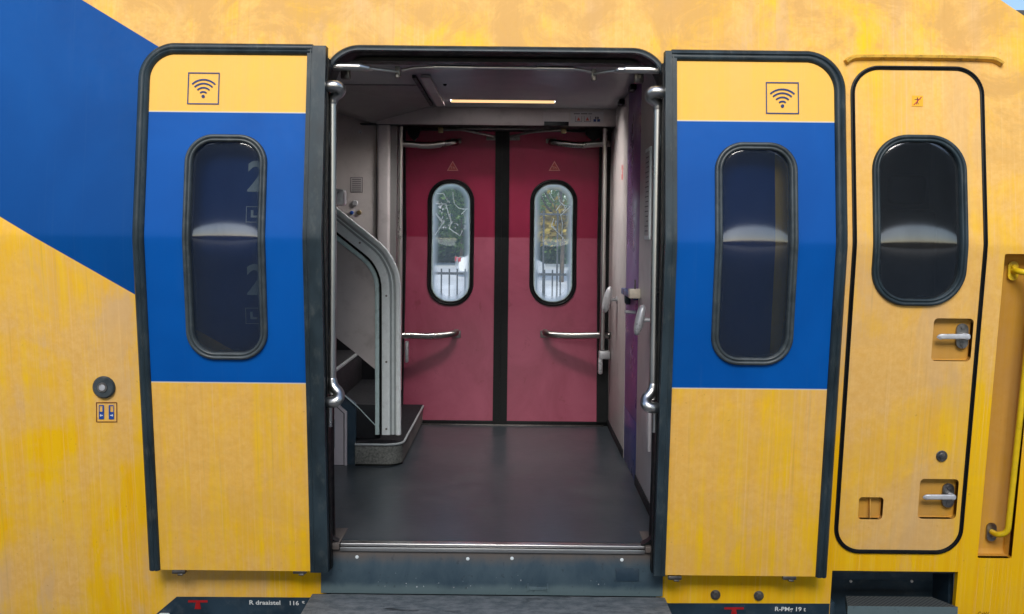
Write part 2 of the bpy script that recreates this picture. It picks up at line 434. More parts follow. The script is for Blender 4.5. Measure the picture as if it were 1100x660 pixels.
def rsec(w, d, r=None, n=4):
    """rounded bar section, half sunk: across -w/2..w/2, out 0..d, rounded at the front"""
    r = r or min(w/2, d)*.6; p = [(-w/2, 0), (w/2, 0)]
    for i in range(n+1): a = math.pi/2*i/n; p.append((w/2-r+r*math.cos(a), d-r+r*math.sin(a)))
    for i in range(n+1): a = math.pi/2+math.pi/2*i/n; p.append((-w/2+r+r*math.cos(a), d-r+r*math.sin(a)))
    return p
def tube(path, r, bm=None, n=14, mi=0, scale=None): return sweep(path, circ(r, n), bm=bm, mi=mi, scale=scale)
def smooth_path(pts, it=3, closed=False):
    P = [Vector(p) for p in pts]
    for _ in range(it):
        Q = [P[0]]
        for a, b in zip(P, P[1:]): Q += [a*.75+b*.25, a*.25+b*.75]
        Q.append(P[-1]); P = Q
    return P
def on_prof(pts, prof=near, off=0.0, r=.02): return [Vector((x, prof(z, off, r), z)) for x, z in pts]
def box(x0, x1, y0, y1, z0, z1, bev=0.0, bm=None, seg=2, mi=0):
    bm = bm or bmesh.new(); t = bmesh.new()
    bmesh.ops.create_cube(t, size=1)
    for v in t.verts: v.co = Vector(((x0+x1)/2+v.co.x*(x1-x0), (y0+y1)/2+v.co.y*(y1-y0), (z0+z1)/2+v.co.z*(z1-z0)))
    if bev > 0: bmesh.ops.bevel(t, geom=t.edges[:], offset=bev, segments=seg, profile=.5, affect='EDGES')
    return merge(bm, t, mi)
def merge(bm, t, mi=0, mtx=None):
    t.verts.index_update(); mp = [bm.verts.new(mtx @ v.co if mtx else v.co) for v in t.verts]
    for f in t.faces:
        q = bm.faces.new([mp[v.index] for v in f.verts]); q.material_index = mi
    t.free(); return bm
def disc(c, r, depth, axis='y', n=28, bev=.0, bm=None, mi=0):
    """round plate at c, standing out by depth towards -axis"""
    bm = bm or bmesh.new(); c = Vector(c); rings = []
    prof_ = [(r, 0), (r, depth-bev), (r-bev, depth)] if bev else [(r, 0), (r, depth)]
    for rr, h in prof_:
        ring = []
        for i in range(n):
            a = 2*math.pi*i/n
            if axis == 'y': p = c+Vector((rr*math.cos(a), -h, rr*math.sin(a)))
            else: p = c+Vector((-h, rr*math.cos(a), rr*math.sin(a)))
            ring.append(bm.verts.new(p))
        rings.append(ring)
    for A, B in zip(rings, rings[1:]):
        for i in range(n):
            f = bm.faces.new([A[i], A[(i+1) % n], B[(i+1) % n], B[i]]); f.material_index = mi
    for q in (rings[0], rings[-1]):
        f = bm.faces.new(q); f.material_index = mi
    return bm
def poly_slab(pts, Y, th, bm=None, mi=0):
    """flat polygon (x,z) at depth Y facing the camera side, thickness th behind"""
    bm = bm or bmesh.new()
    A = [bm.verts.new((x, Y, z)) for x, z in pts]; B = [bm.verts.new((x, Y+th, z)) for x, z in pts]
    fs = [bm.faces.new(A), bm.faces.new(list(reversed(B)))]
    for i in range(len(pts)):
        j = (i+1) % len(pts); fs.append(bm.faces.new([A[i], A[j], B[j], B[i]]))
    for f in fs: f.material_index = mi
    return bm
def pane(loop_rect, r, prof, off, rr=.06, pillow=.004, rows=70, cols=18, rim=.018, rimpow=1.0, thick=.004, sgn=-1):
    """bent, slightly bulged pane with a 'rim' attribute rising towards its edge"""
    x0, z0, x1, z1 = loop_rect; bm = bmesh.new(); lay = bm.verts.layers.float.new('rim'); grid = []
    zs = set()
    for i in range(rows+1): zs.add(z0+(z1-z0)*i/rows)
    for k in range(8):
        a = math.pi/2*k/8; zs.add(z1-r+r*math.sin(a)); zs.add(z0+r-r*math.sin(a))
    for k in range(-20, 21):
        zs.add(ZC+k*.004)
    zs = sorted(z for z in zs if z0 <= z <= z1)
    xc = (x0+x1)/2; hw = (x1-x0)/2; hh = (z1-z0)/2; zc_ = (z0+z1)/2
    for z in zs:
        d = 0
        if z > z1-r: d = r-math.sqrt(max(0, r*r-(z-(z1-r))**2))
        if z < z0+r: d = r-math.sqrt(max(0, r*r-((z0+r)-z)**2))
        row = []
        for j in range(cols+1):
            s_ = -1+2*j/cols; s2 = math.copysign(1-(1-abs(s_))**1.5, s_)
            x = xc + s2*(hw-d)
            b = pillow*(1-((x-xc)/hw)**2)
            v = bm.verts.new((x, prof(z, off, max(.012, rr*math.sqrt(max(0, 1-.93*s2*s2))))+sgn*b, z))
            # distance to rounded outline
            qx = abs(x-xc)-(hw-r); qz = abs(z-zc_)-(hh-r)
            sd = math.hypot(max(qx, 0), max(qz, 0))+min(max(qx, qz), 0)-r
            e = max(0, 1+sd/rim); v[lay] = e**1.5*rimpow
            row.append(v)
        grid.append(row)
    for A, B in zip(grid, grid[1:]):
        for j in range(cols): bm.faces.new([A[j], A[j+1], B[j+1], B[j]])
    return bm
def text_bm(txt, size, prof=near, off=-.002, origin=(0, 0), bold=0.0, th=.001, squash=1.0, bm=None, mi=0, Y=None):
    cu = bpy.data.curves.new('t', 'FONT'); cu.body = txt; cu.size = size; cu.offset = bold; cu.resolution_u = 3
    o = bpy.data.objects.new('t', cu); COL.objects.link(o); dg = bpy.context.evaluated_depsgraph_get()
    dg.update(); me = bpy.data.meshes.new_from_object(o.evaluated_get(dg)); bpy.data.objects.remove(o); bpy.data.curves.remove(cu)
    t = bmesh.new(); t.from_mesh(me); bpy.data.meshes.remove(me)
    out = bm or bmesh.new(); t.verts.index_update(); A = []
    for v in t.verts:
        x = origin[0]+v.co.x*squash; z = origin[1]+v.co.y
        A.append(out.verts.new((x, (prof(z, off) if Y is None else Y), z)))
    for f in t.faces:
        q = out.faces.new([A[v.index] for v in f.verts]); q.material_index = mi
    t.free(); return out

# ================================================================== THE TRAIN
train = empty('train_carriage', (0, 0, 0))
tag(train, 'yellow and blue passenger train carriage with its double doors open onto a red vestibule', 'train')

# ---- body shell with its openings
OX0, OX1 = hx(346.5, 262, near, 0), hx(714, 262, near, 0)
OZ1, OZ0 = hz(530, 54), -.62
door_hole = rrect(OX0, OZ0, OX1, OZ1, (0, 0, .135, .135), 12)
cx0, cz0, cx1, cz1 = rect_px(918, 73.5, 1058.5, 593)
cab_hole = rrect(cx0, cz0, cx1, cz1, (.105, .105, .11, .11), 10)
px0, pz0, px1, pz1 = rect_px(893+4, 614, 1029+6, 700)   # cab step pocket
px0, px1 = hx(893, 630), hx(1028, 630)
pz0 = -.56
pocket_hole = [(px0, pz0), (px1, pz0), (px1, pz1), (px0, pz1)]
gx0, gx1 = hx(1079.5, 274), hx(1118, 274)
gz1, gz0 = hz(1090, 273), hz(1070, 600)
grab_hole = rrect(gx0, gz0, gx1, gz1, .008, 3)
XL = -7.0
nA, nB = hit(1075, 0), hit(1100, 17)
k = (nB.z-nA.z)/(nB.x-nA.x)
roofz = 3.45
xr = nA.x+(roofz-nA.z)/k; xn = nA.x+(1.25-nA.z)/k
outline = [(XL, -.62), (xn+.1, -.62), (xn+.16, .4), (xn, 1.25), (xr, roofz), (XL, roofz)]
lv = levels()+[-.3, 0, .4, .8, 1.8, 2.2, 2.6, 3.0]
bm = sheet([outline, door_hole, cab_hole, pocket_hole, grab_hole], near, 0, .03, .012, zlv=lv)
fx0, fx1 = hx(428.5, 262, far, 0), hx(650, 262, far, 0)
fz1 = 2.07
sheet([outline, [(fx0, 0), (fx1, 0), (fx1, fz1), (fx0, fz1)]], far, .02, .03, .012, bm=bm, zlv=lv)
# roof, nose and rear end join the two sides
prof_pts = outline
for i in (1, 2, 3, 4, 5):
    a, b = prof_pts[i], prof_pts[(i+1) % 6]
    va = [Vector((a[0], near(a[1], .015), a[1])), Vector((b[0], near(b[1], .015), b[1]))]
    vb = [Vector((a[0], far(a[1], .035), a[1])), Vector((b[0], far(b[1], .035), b[1]))]
    bulge = .28 if i == 4 else 0.0
    nseg = 14; rows_ = []
    for j in range(nseg+1):
        t_ = j/nseg; h = math.sin(math.pi*t_)*bulge
        rows_.append([bm.verts.new(va[q].lerp(vb[q], t_)+Vector((0, 0, h))) for q in (0, 1)])
    for A, B in zip(rows_, rows_[1:]): bm.faces.new([A[0], A[1], B[1], B[0]])
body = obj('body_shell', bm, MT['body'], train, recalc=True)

# ---- pockets: a tray behind a hole
def tray(loop, prof, off, depth, wall=.0, mi=0, bm=None, r=.02):
    bm = bm or bmesh.new()
    A = [bm.verts.new((x, prof(z, off, r), z)) for x, z in loop]
    cxm = sum(p[0] for p in loop)/len(loop); czm = sum(p[1] for p in loop)/len(loop)
    def inn(p, k_): return (p[0]+(cxm-p[0])*k_, p[1]+(czm-p[1])*k_)
    L = [(0, 1.0-.15), (.03, 1.0)]
    rings = [A]
    for k_, d in L:
        rings.append([bm.verts.new((inn(p, k_)[0], prof(inn(p, k_)[1], off, r)+depth*d, inn(p, k_)[1])) for p in loop])
    for P_, Q_ in zip(rings, rings[1:]):
        for i in range(len(loop)):
            j = (i+1) % len(loop); bm.faces.new([P_[i], P_[j], Q_[j], Q_[i]])
    bm.faces.new(rings[-1])
    return bm
gr = obj('grab_rail_recess', tray(rrect(gx0, gz0, gx1, gz1, .008, 3), near, .003, .075), MT['recess'], train)
# cab step pocket with ribbed step
bm = bmesh.new()
box(px0, px1, .42, .44, pz0, pz1+.01, bm=bm)
box(px0-.02, px0, near(pz0)+.035, .44, pz0, pz1+.01, bm=bm); box(px1, px1+.02, near(pz0)+.035, .44, pz0, pz1+.01, bm=bm)
box(px0, px1, near(pz1)+.01, .44, pz1, pz1+.02, bm=bm)
box(px0+.004, px1-.06, .28, .30, hz(960, 632), pz1-.012, .003, bm=bm)
box(px0+.004, px0+.035, near(pz0)+.01, .28, pz0, hz(960, 652), .004, bm=bm)
stp = obj('cab_step_pocket', bm, MT['skirt'], train)
zs_ = hz(965, 644)
sx0, sx1 = hx(909, 650, near, -.02), hx(1024, 650, near, -.02)
tb = bmesh.new()
pts_ = [(sx0-.005, near(-.3)-.06), (sx1+.005, near(-.3)-.06), (sx1-.06, .25), (sx0+.025, .25)]
A = [tb.verts.new((x, y, zs_-.012)) for x, y in pts_]; B = [tb.verts.new((x, y, zs_-.062)) for x, y in pts_]
tb.faces.new(A); tb.faces.new(B[::-1]).material_index = 1
for i in range(4): tb.faces.new([A[i], A[(i+1) % 4], B[(i+1) % 4], B[i]]).material_index = 1
obj('step_plate', tb, [MT['checker'], MT['sill']], stp)
for xq in (989, 922): obj('rivet', disc((hx(xq, 633), .278, hz(xq, 633)), .006, .006), MT['steel'], stp)

# ---- marking plates under the doors
def plate(pts, name, off=-.003):
    P_ = [hit(x, y, near, off) for x, y in pts]
    return sheet([[(p.x, p.z) for p in P_]], near, off, .0025, zlv=[])
lz = -.60
pl = obj('marking_plate', sheet([[(hx(165, 662), hz(165, 662)), (hx(190, 641), hz(190, 641)), (hx(341.5, 642), hz(341.5, 642)), (hx(341.5, 655), lz), (hx(150, 662)-.2, lz)]], near, -.003, .0025, zlv=[]), MT['skirt'], train, 'dark blue grey plate lettered R draaistel 116 t')
pr = obj('marking_plate', sheet([[(hx(711.5, 649), hz(711.5, 648)), (hx(891, 649), hz(891, 648.5)), (hx(891, 649), lz), (hx(711.5, 655), lz)]], near, -.003, .0025, zlv=[]), MT['skirt'], train, 'dark blue grey plate lettered R-PMg 19 t')
def px_text(txt, x, y, h_px, parent, mat, name='lettering', off=-.0045, wpx=None, bold=.0005):
    p = hit(x, y, near, off); size = h_px/263/.72
    t_ = text_bm(txt, size, near, off, (p.x, p.z), bold)
    if wpx:
        w = max(v.co.x for v in t_.verts)-p.x; kx = (wpx/258)/w
        for v in t_.verts: v.co.x = p.x+(v.co.x-p.x)*kx
    return obj(name, t_, mat, parent)
px_text('R draaistel', 267.5, 649.5, 5.2, pl, MT['white'], wpx=35)
px_text('116', 310, 650.2, 5.2, pl, MT['white'], wpx=11.5)
px_text('t', 324.5, 648.4, 3.8, pl, MT['white'], wpx=3)
px_text('R-PMg 19 t', 832, 656.5, 5.2, pr, MT['white'], wpx=35)
def tsign(x, y, parent):
    b_ = bmesh.new()
    for pts in ([(x-10.5, y-5), (x+10.5, y-5), (x+10.5, y-2.6), (x-10.5, y-2.6)], [(x-2.2, y-2.6), (x+2.2, y-2.6), (x+3.4, y+4.5), (x-3.4, y+4.5)]):
        P_ = [hit(a, c, near, -.0045) for a, c in pts]; b_.faces.new([b_.verts.new(p) for p in P_])
    obj('lifting_mark', b_, MT['signred'], parent)
tsign(212.5, 650, pl); tsign(788.5, 657.5, pr)
# round bogie cover peeping out at the plate
obj('lamp_cap', box(hx(172, 660), hx(184, 660), near(-.3)-.03, near(-.3), hz(178, 672), hz(178, 657.5), .008), MT['alu'], pl)
px_text('CabV', 1050, 661.5, 5, train, MT['brown'], 'chalk_mark', off=-.0015, wpx=13, bold=0)

# bolts on the skirt
for (x, y) in ((768.5, 639), (815, 640)):
    p = hit(x, y); b_ = disc((p.x, p.y, p.z), .0215, .004, bev=.001); disc((p.x, p.y-.004, p.z), .0145, .012, n=6, bev=.002, bm=b_)
    obj('hex_bolt', b_, MT['dsteel'], train)

# ---- class numbers painted on the side behind the left door
for (yb, yt, ys) in ((205, 173, 222), (316, 284, 331)):
    p = hit(265, yb, near, -.002); sz = (yb-yt)/263/.70
    t_ = text_bm('2', sz, near, -.002, (p.x, p.z), .004)
    obj('class_number', t_, MT['num'], train)
    q0 = hit(264, ys+17, near, -.002); q1 = hit(283, ys, near, -.002)
    o_ = [(q0.x, q0.z), (q1.x, q0.z), (q1.x, q1.z), (q0.x, q1.z)]; e_ = .0025
    i_ = [(q0.x+e_, q0.z+e_), (q1.x-e_, q0.z+e_), (q1.x-e_, q1.z-e_), (q0.x+e_, q1.z-e_)]
    b_ = sheet([o_, i_], near, -.003, .001, zlv=[])
    sheet([[(q0.x+.02, q0.z+.02), (q0.x+.03, q0.z+.02), (q0.x+.03, q0.z+.05), (q0.x+.02, q0.z+.05)]], near, -.003, .001, bm=b_, zlv=[])
    sheet([[(q0.x+.03, q0.z+.02), (q0.x+.048, q0.z+.02), (q0.x+.048, q0.z+.028), (q0.x+.03, q0.z+.028)]], near, -.003, .001, bm=b_, zlv=[])
    obj('seat_sign', b_, MT['num'], train)

# ---- open-door button and its sign
p = hit(112, 416); b_ = disc((p.x, p.y, p.z), .047, .012, n=40, bev=.006, mi=0)
btn = obj('door_button', b_, MT['seal'], train)
b_ = disc((p.x-.003, p.y-.012, p.z), .021, .004, n=30, bev=.001); obj('button_ring', b_, MT['dsteel'], btn)
b_ = disc((p.x-.003, p.y-.016, p.z), .013, .002, n=30, bev=.001); obj('button_centre', b_, MT['handle'], btn)
def quad_sign(quads, off=-.0015):
    b_ = bmesh.new()
    for (x0, y0, x1, y1, mi, o2) in quads:
        P_ = [hit(a, c, near, off-o2) for a, c in ((x0, y0), (x1, y0), (x1, y1), (x0, y1))]
        f = b_.faces.new([b_.verts.new(q) for q in P_]); f.material_index = mi
    return b_
q = []
for (x0, y0, x1, y1) in ((103.2, 432.3, 125.3, 433.2), (104, 453, 125.8, 453.8)): q.append((x0, y0, x1, y1, 1, 0))
q += [(103.2, 432.3, 104, 453.5, 1, 0), (125, 432.8, 125.8, 453.5, 1, 0)]
q += [(106.2, 435.2, 111.5, 436.2, 0, 0), (110, 436.2, 111.7, 443, 0, 0), (106.2, 442.5, 111.7, 450.5, 0, 0), (106.2, 436.2, 106.9, 443, 0, 0),
      (116.8, 435.4, 122, 436.4, 0, 0), (116.8, 436.4, 118.3, 443, 0, 0), (116.8, 442.7, 122.4, 450.6, 0, 0), (121.6, 436.4, 122.3, 443, 0, 0),
      (107.3, 446, 110.5, 446.9, 2, .0006), (118.2, 446, 121.4, 446.9, 2, .0006), (107.7, 445.2, 108.5, 447.7, 2, .0006), (120.2, 445.2, 121, 447.7, 2, .0006)]
obj('button_sign', quad_sign(q), [MT['signblue2'], MT['brown'], MT['white']], btn)

# ---- sliding doors
LOFF = -.095
def wifi(x0, y0, x1, y1, parent):
    a, b_ = hit(x0, y1, near, LOFF-.0015), hit(x1, y0, near, LOFF-.0015)
    w = b_.x-a.x; h = b_.z-a.z; out = bmesh.new()
    def ribbon(pts, wd, closed=False):
        sweep(on_prof(pts, near, LOFF-.0015), [(-wd/2, 0), (wd/2, 0), (wd/2, .0006), (-wd/2, .0006)], closed, normal=(0, -1, 0), bm=out)
    ribbon([(a.x, a.z), (b_.x, a.z), (b_.x, b_.z), (a.x, b_.z)], w*.035, True)
    cx, cz = (a.x+b_.x)/2, a.z+h*.24
    for rr in (.15, .285, .42, .545):
        ribbon([(cx+w*rr*math.sin(R(t_)), cz+h*rr*math.cos(R(t_))) for t_ in range(-44, 45, 4)], w*.05)
    n = 20; f = out.faces.new([out.verts.new((cx+w*.055*math.cos(2*math.pi*i/n), near(cz, LOFF-.0022), cz+w*.055*math.sin(2*math.pi*i/n))) for i in range(n)])
    obj('wifi_sign', out, MT['signblue'], parent)

def window(parent, outer, inner, rout, glassmat, prof, off, d_out=.014, sealmat='seal', rr=.02, grr=.05, pillow=.004, glass_in=.012, sgn=-1, rim=.018, rimpow=1.0, tiny=False):
    """rubber surround between outer and inner rounded rectangles + bent pane"""
    w = ((inner[0]-outer[0])+(outer[2]-inner[2]))/4
    mid = (outer[0]+w, outer[1]+w, outer[2]-w, outer[3]-w)
    lp = densify(rrect(*mid, rout-w, 12), True, .02)
    lp += []
    path = on_prof(lp, prof, off, rr)
    n_ = 5; W_ = 2*w
    sec = [(-w, .02*(1)), (-w, -.004)]
    # two lips with a groove between them, pushed towards the viewer side
    sec = [(-w, -.02), (w, -.02), (w, .3*d_out), (w*.78, .9*d_out), (w*.35, d_out), (w*.05, .8*d_out), (-w*.1, .55*d_out), (-w*.3, .8*d_out), (-w*.6, .85*d_out), (-w*.92, .45*d_out)]
    # orientation: loop runs counter-clockwise seen from the camera; t x n points outward
    b_ = sweep(path, sec, True, normal=(0, -1, 0))
    o = obj('window_seal', b_, MT[sealmat], parent, angle=60)
    g = pane((inner[0]-.004, inner[1]-.004, inner[2]+.004, inner[3]+.004), max(.02, rout-2*w), prof, off+glass_in*(1 if sgn < 0 else 1), grr, pillow, rim=rim, rimpow=rimpow, sgn=sgn)
    obj('window_glass', g, glassmat, parent)
    return o

def leaf(side):
    L = side == 'left'
    if L: panel = rect_px(155, 57.5, 325.5, 613, 262, near, LOFF); win_o = rect_px(196, 144.5, 285, 386.5, 262, near, LOFF); win_i = rect_px(204.5, 153, 277, 378.5, 262, near, LOFF)
    else: panel = rect_px(727, 65, 898, 619, 262, near, LOFF); win_o = rect_px(768, 153, 857.5, 392.5, 262, near, LOFF); win_i = rect_px(776.5, 161, 849, 384.5, 262, near, LOFF)
    rs = (0, 0, 0, .105) if L else (0, 0, .12, 0)
    hole = rrect(win_i[0]-.008, win_i[1]-.008, win_i[2]+.008, win_i[3]+.008, .095, 12)
    zt = hz(240, 120.5, near, LOFF) if L else hz(810, 130.5, near, LOFF)
    zb = hz(240, 411.3, near, LOFF) if L else hz(810, 418, near, LOFF)
    zl = levels()+[0, .4, .9, 1.8]
    b_ = sheet([rrect(*panel, rs, 12), hole], near, LOFF, .04, .012, zlv=zl)
    d = obj('sliding_door', b_, door_mat('door_paint_'+side, zt, zb), train,
            'faded yellow and blue sliding door leaf left of the doorway' if L else 'faded yellow and blue sliding door leaf right of the doorway')
    # rubber frame: outer side, rounded corner and top
    wf = .046 if L else .046
    x0, z0, x1, z1 = panel; wt = .034
    if L:
        oc = [(x0-wf/2, z0-.0)] + [(x0-wf/2, z0+(z1-z0)*i/40) for i in range(1, 37)]
        cxm, czm, rr_ = x0-wf/2+.125, z1+wt/2-.125, .125
        oc = [p_ for p_ in oc if p_[1] < czm]+[(cxm+rr_*math.cos(R(a)), czm+rr_*math.sin(R(a))) for a in range(180, 89, -7)] + [(x1+.02, z1+wt/2)]
    else:
        cxm, czm, rr_ = x1+wf/2-.14, z1+wt/2-.14, .14
        oc = [(x1+wf/2, z0+(z1-z0)*i/40) for i in range(0, 38)]
        oc = [p_ for p_ in oc if p_[1] < czm]+[(cxm+rr_*math.cos(R(a)), czm+rr_*math.sin(R(a))) for a in range(0, 91, 7)] + [(x0-.02, z1+wt/2)]
    oc = densify(oc, False, .03)
    scl = None
    sec = [(-wf/2, -.045), (wf/2, -.045), (wf/2, .004), (wf/2-.008, .013), (.008, .016), (.002, .011), (-.004, .015), (-wf/2+.008, .013), (-wf/2, .004)]
    obj('door_edge_seal', sweep(on_prof(oc, near, LOFF, .012), sec, normal=(0, -1, 0)), MT['rubber'], d, angle=50)
    # closing edge: broad flat rubber strip
    if L: e0, e1 = x1, hx(345.5, 262, near, LOFF)
    else: e0, e1 = hx(714.5, 262, near, LOFF), x0
    b_ = sheet([[(e0, z0-.002), (e1, z0-.002), (e1, z1+wt), (e0, z1+wt)]], near, LOFF-.012, .055, .012, zlv=zl)
    g0, g1 = ((e0+.012, e0+.017) if L else (e1-.017, e1-.012))
    sheet([[(g0, z0), (g1, z0), (g1, z1+.02), (g0, z1+.02)]], near, LOFF-.015, .004, .012, bm=b_, zlv=zl)
    obj('closing_edge', b_, MT['rubber'], d)
    s0, s1 = ((e1-.012, e1+.005) if L else (e0-.005, e0+.012))
    b_ = sheet([[(s0, z0-.002), (s1, z0-.002), (s1, z1-.01), (s0, z1-.01)]], near, LOFF+.030, .05, .012, zlv=zl)
    obj('inner_edge_seal', b_, MT['black'], d)
    window(d, win_o, win_i, .115, MT['glassdk'], near, LOFF, rim=.05, rimpow=.25, grr=.046 if L else .058, pillow=.004 if L else .007)
    if L: wifi(201.5, 78.8, 235.5, 111.5, d)
    else: wifi(823.5, 89.2, 857.5, 121.8, d)
    for cx in ((192, 322) if L else (725, 848)):
        p = hit(cx, 615 if L else 621.5, near, LOFF+.01)
        b_ = box(p.x-.028, p.x+.028, p.y-.004, p.y+.02, p.z-.006, p.z+.010, .002)
        box(p.x-.004, p.x+.018, p.y-.006, p.y+.016, p.z-.013, p.z-.005, .002, bm=b_)
        obj('guide_clip', b_, MT['dsteel'], d)
    return d
dl, dr = leaf('left'), leaf('right')

# ---- doorway frame: rubber lip and deep reveal
ol = [p for p in rrect(OX0, OZ0, OX1, OZ1, (0, 0, .135, .135), 16)]
ol = ol[1:] + []          # start at bottom right, up, over, down left
ol = densify([(OX1, OZ0)]+[p for p in ol if p != (OX1, OZ0)]+[(OX0, OZ0)], False, .04)
sec = [(-.006, -.03), (.016, -.03), (.016, -.002), (.010, .007), (.0, .004), (-.006, .007)]
fr = sweep(on_prof(ol, near, -.001), sec, normal=(0, -1, 0))
door_frame = obj('doorway_frame', fr, MT['rubber'], train, angle=50)
bm = bmesh.new(); ringA, ringB, ringC = [], [], []
inl = [(x, z) for x, z in ol if z > -.02]
for x, z in inl:
    y0 = near(z, .004); cxm = (OX0+OX1)/2
    ringA.append((x, y0, z)); 
def reveal(scale_in, y0f, y1, drop):
    r_ = []
    for x, z in inl:
        cxm = (OX0+OX1)/2; nx = cxm+(x-cxm)*(1-scale_in); nz = min(z, OZ1)-(drop if z > 1.0 else 0)*max(0, min(1, (z-1)/.3))
        r_.append((nx, y1 if y1 is not None else near(z, y0f), nz))
    return r_
rings = [[(x, near(z, .004), z) for x, z in inl], reveal(.012, .05, None, .012), reveal(.012, .09, None, .012), reveal(.016, .10, None, .014), reveal(.016, 0, .215, .014)]
V = [[bm.verts.new(p) for p in rg] for rg in rings]
for A, B in zip(V, V[1:]):
    for i in range(len(A)-1): bm.faces.new([A[i], A[i+1], B[i+1], B[i]])
obj('reveal_lining', bm, MT['black'], door_frame, angle=50)

# ---- threshold, sill, entrance step
zth = 0.0
thr = box(hx(366, 590), hx(692, 594), .142, .185, -.010, .003, .003, seg=3)
box(hx(366, 590), hx(692, 594), .138, .1425, -.030, -.013, .001, bm=thr)
obj('threshold_strip', thr, MT['steel'], train)
zb_ = at(530, 637.5, .17).z
b_ = box(hx(346, 630), hx(711, 630), .150, .20, zb_, -.022, .002)
box(OX0-.01, hx(366, 590)-.002, .13, .36, -.022, .004, .002, bm=b_)
box(hx(692, 594)+.002, OX1+.01, .13, .36, -.022, .004, .002, bm=b_)
sill = obj('door_sill', b_, MT['sill'], train)
for x, y in ((383.5, 598.5), (502.5, 600.5), (550, 600), (668, 601.5)):
    p = at(x, y, .150); b_ = disc(p, .0075, .003, n=16, bev=.001); disc(p+Vector((0, -.003, 0)), .0035, .002, n=12, bm=b_)
    obj('sill_rivet', b_, MT['alu'], sill)
a, b2 = at(661.5, 610, .149), at(686.5, 624.5, .149)
b_ = box(a.x, b2.x, .1455, .149, b2.z, a.z, .001); obj('cover_plate', b_, MT['skirt'], sill)
a, b2 = at(566, 627, .149), at(589, 635.5, .149)
b_ = box(a.x, b2.x, .1465, .149, b2.z+.004, b2.z+.02, .001)
box(a.x, a.x+.008, .144, .149, b2.z, a.z, .001, bm=b_); box(b2.x-.008, b2.x, .144, .149, b2.z, a.z, .001, bm=b_); obj('cover_plate', b_, MT['sill'], sill)
# chips of bare primer on the sill
b_ = bmesh.new(); rnd = random.Random(3)
for i in range(34):
    x = 400+rnd.random()*300; y = 632-abs(rnd.gauss(0, 1))*6; p = at(x, y, .1495); s_ = .0006+rnd.random()**3*.0022; el_ = rnd.choice((1, 1, 2.2))
    if abs(x-674) < 16 or 560 < x < 595: continue
    n = 5; b_.faces.new([b_.verts.new((p.x+s_*(1+rnd.random()*.5)*math.cos(6.283*i_/n), .1494, p.z+s_*el_*(.7+rnd.random()*.7)*math.sin(6.283*i_/n))) for i_ in range(n)])
tag(obj('paint_chips', b_, MT['handle'], sill), kind='stuff')
est = box(hx(337, 650), hx(713, 650), -.14, .149, zb_-.035, zb_-.001, .006)
obj('entrance_step', est, MT['step'], train)
b_ = box(hx(337, 650)+.01, hx(713, 650)-.01, .155, .40, -.62, zb_-.04); obj('underfloor_panel', b_, MT['skirt'], train)
# corner wipers
for s_, x in ((1, hx(352, 580)), (-1, hx(700, 585))):
    b_ = bmesh.new(); pts = [(x, .01), (x+s_*.045, .004), (x+s_*.018, .018), (x, .035)]
    poly_slab(pts if s_ > 0 else pts[::-1], .15, .05, bm=b_); obj('corner_wiper', b_, MT['black'], train)

# ---- grab rails of the sliding doors
def doorrail(px, side, yt, yb):
    s_ = -1 if side == 'left' else 1
    Y = .05; t0, t1 = at(px, yt, Y), at(px, yb, Y); x = (t0.x+t1.x)/2
    b_ = tube([(x, Y, t1.z-.02), (x, Y, t0.z+.01)], .0175, n=18)
    # top elbow
    el = smooth_path([(x, Y, t0.z+.0), (x-s_*.004, Y, t0.z+.028), (x-s_*.040, Y-.015, t0.z+.052), (x-s_*.028, Y-.045, t0.z+.070), (x+s_*.02, Y-.04, t0.z+.066), (x+s_*.06, Y-.01, t0.z+.060)], 3)
    tube(el, .0225, b_, 20, scale=[.78+.22*min(1, i_/(len(el)*.35)) for i_ in range(len(el))])
    el = smooth_path([(x, Y, t1.z+.045), (x-s_*.004, Y-.003, t1.z+.012), (x-s_*.036, Y-.015, t1.z-.018), (x-s_*.030, Y-.045, t1.z-.046), (x+s_*.01, Y-.035, t1.z-.050), (x+s_*.06, Y+.03, t1.z-.050)], 3)
    tube(el, .0235, b_, 20, scale=[.76+.24*min(1, i_/(len(el)*.35)) for i_ in range(len(el))])
    tube([(x+s_*.01, Y+.01, t1.z-.05), (x+s_*.01, Y+.01, t1.z-.16)], .011, b_, 12)
    disc((x+s_*.004, Y-.02, t0.z+.055), .012, .014, n=14, bev=.003, bm=b_)
    obj('grab_rail', b_, MT['steel'], train)
doorrail(357, 'left', 112, 418); doorrail(704.0, 'right', 118, 424)

# ---- door gear across the top of the doorway
def rod(p0, p1, r, Y, name='door_arm', mat='steel', Y2=None, scale=None):
    a, b_ = at(*p0, Y), at(*p1, Y2 or Y); return tube([a, a.lerp(b_, .5), b_], r, n=16)
b_ = rod((347, 71.5), (385, 71.8), .011, .12); tube([at(352, 71.5, .12), at(386, 72, .12), at(394, 73.4, .14), at(400, 75.5, .2)], .0155, b_, 16, scale=[1, 1, .9, .2])
disc(at(353, 71.5, .12)+Vector((0, -.016, 0)), .006, .004, bm=b_)
tube(smooth_path([at(394, 73.5, .16), at(412, 75.5, .2), at(428, 77.5, .24)]), .006, b_, 10)
arm = obj('door_arm', b_, MT['steel'], train)
b_ = rod((664, 75), (713, 75.5), .011, .12); tube([at(708, 75.5, .12), at(672, 75, .12), at(665, 75.8, .14), at(659, 77.5, .2)], .0155, b_, 16, scale=[1, 1, .9, .2])
tube(smooth_path([at(666, 76, .16), at(650, 77.5, .2), at(638, 80, .24)]), .006, b_, 10)
obj('door_arm', b_, MT['steel'], train)
b_ = tube(smooth_path([at(432, 76, .26), at(446, 73.2, .24), at(466, 72.2, .22), at(605, 74, .22), at(622, 74.6, .24), at(637, 78, .26)]), .0075, n=12)
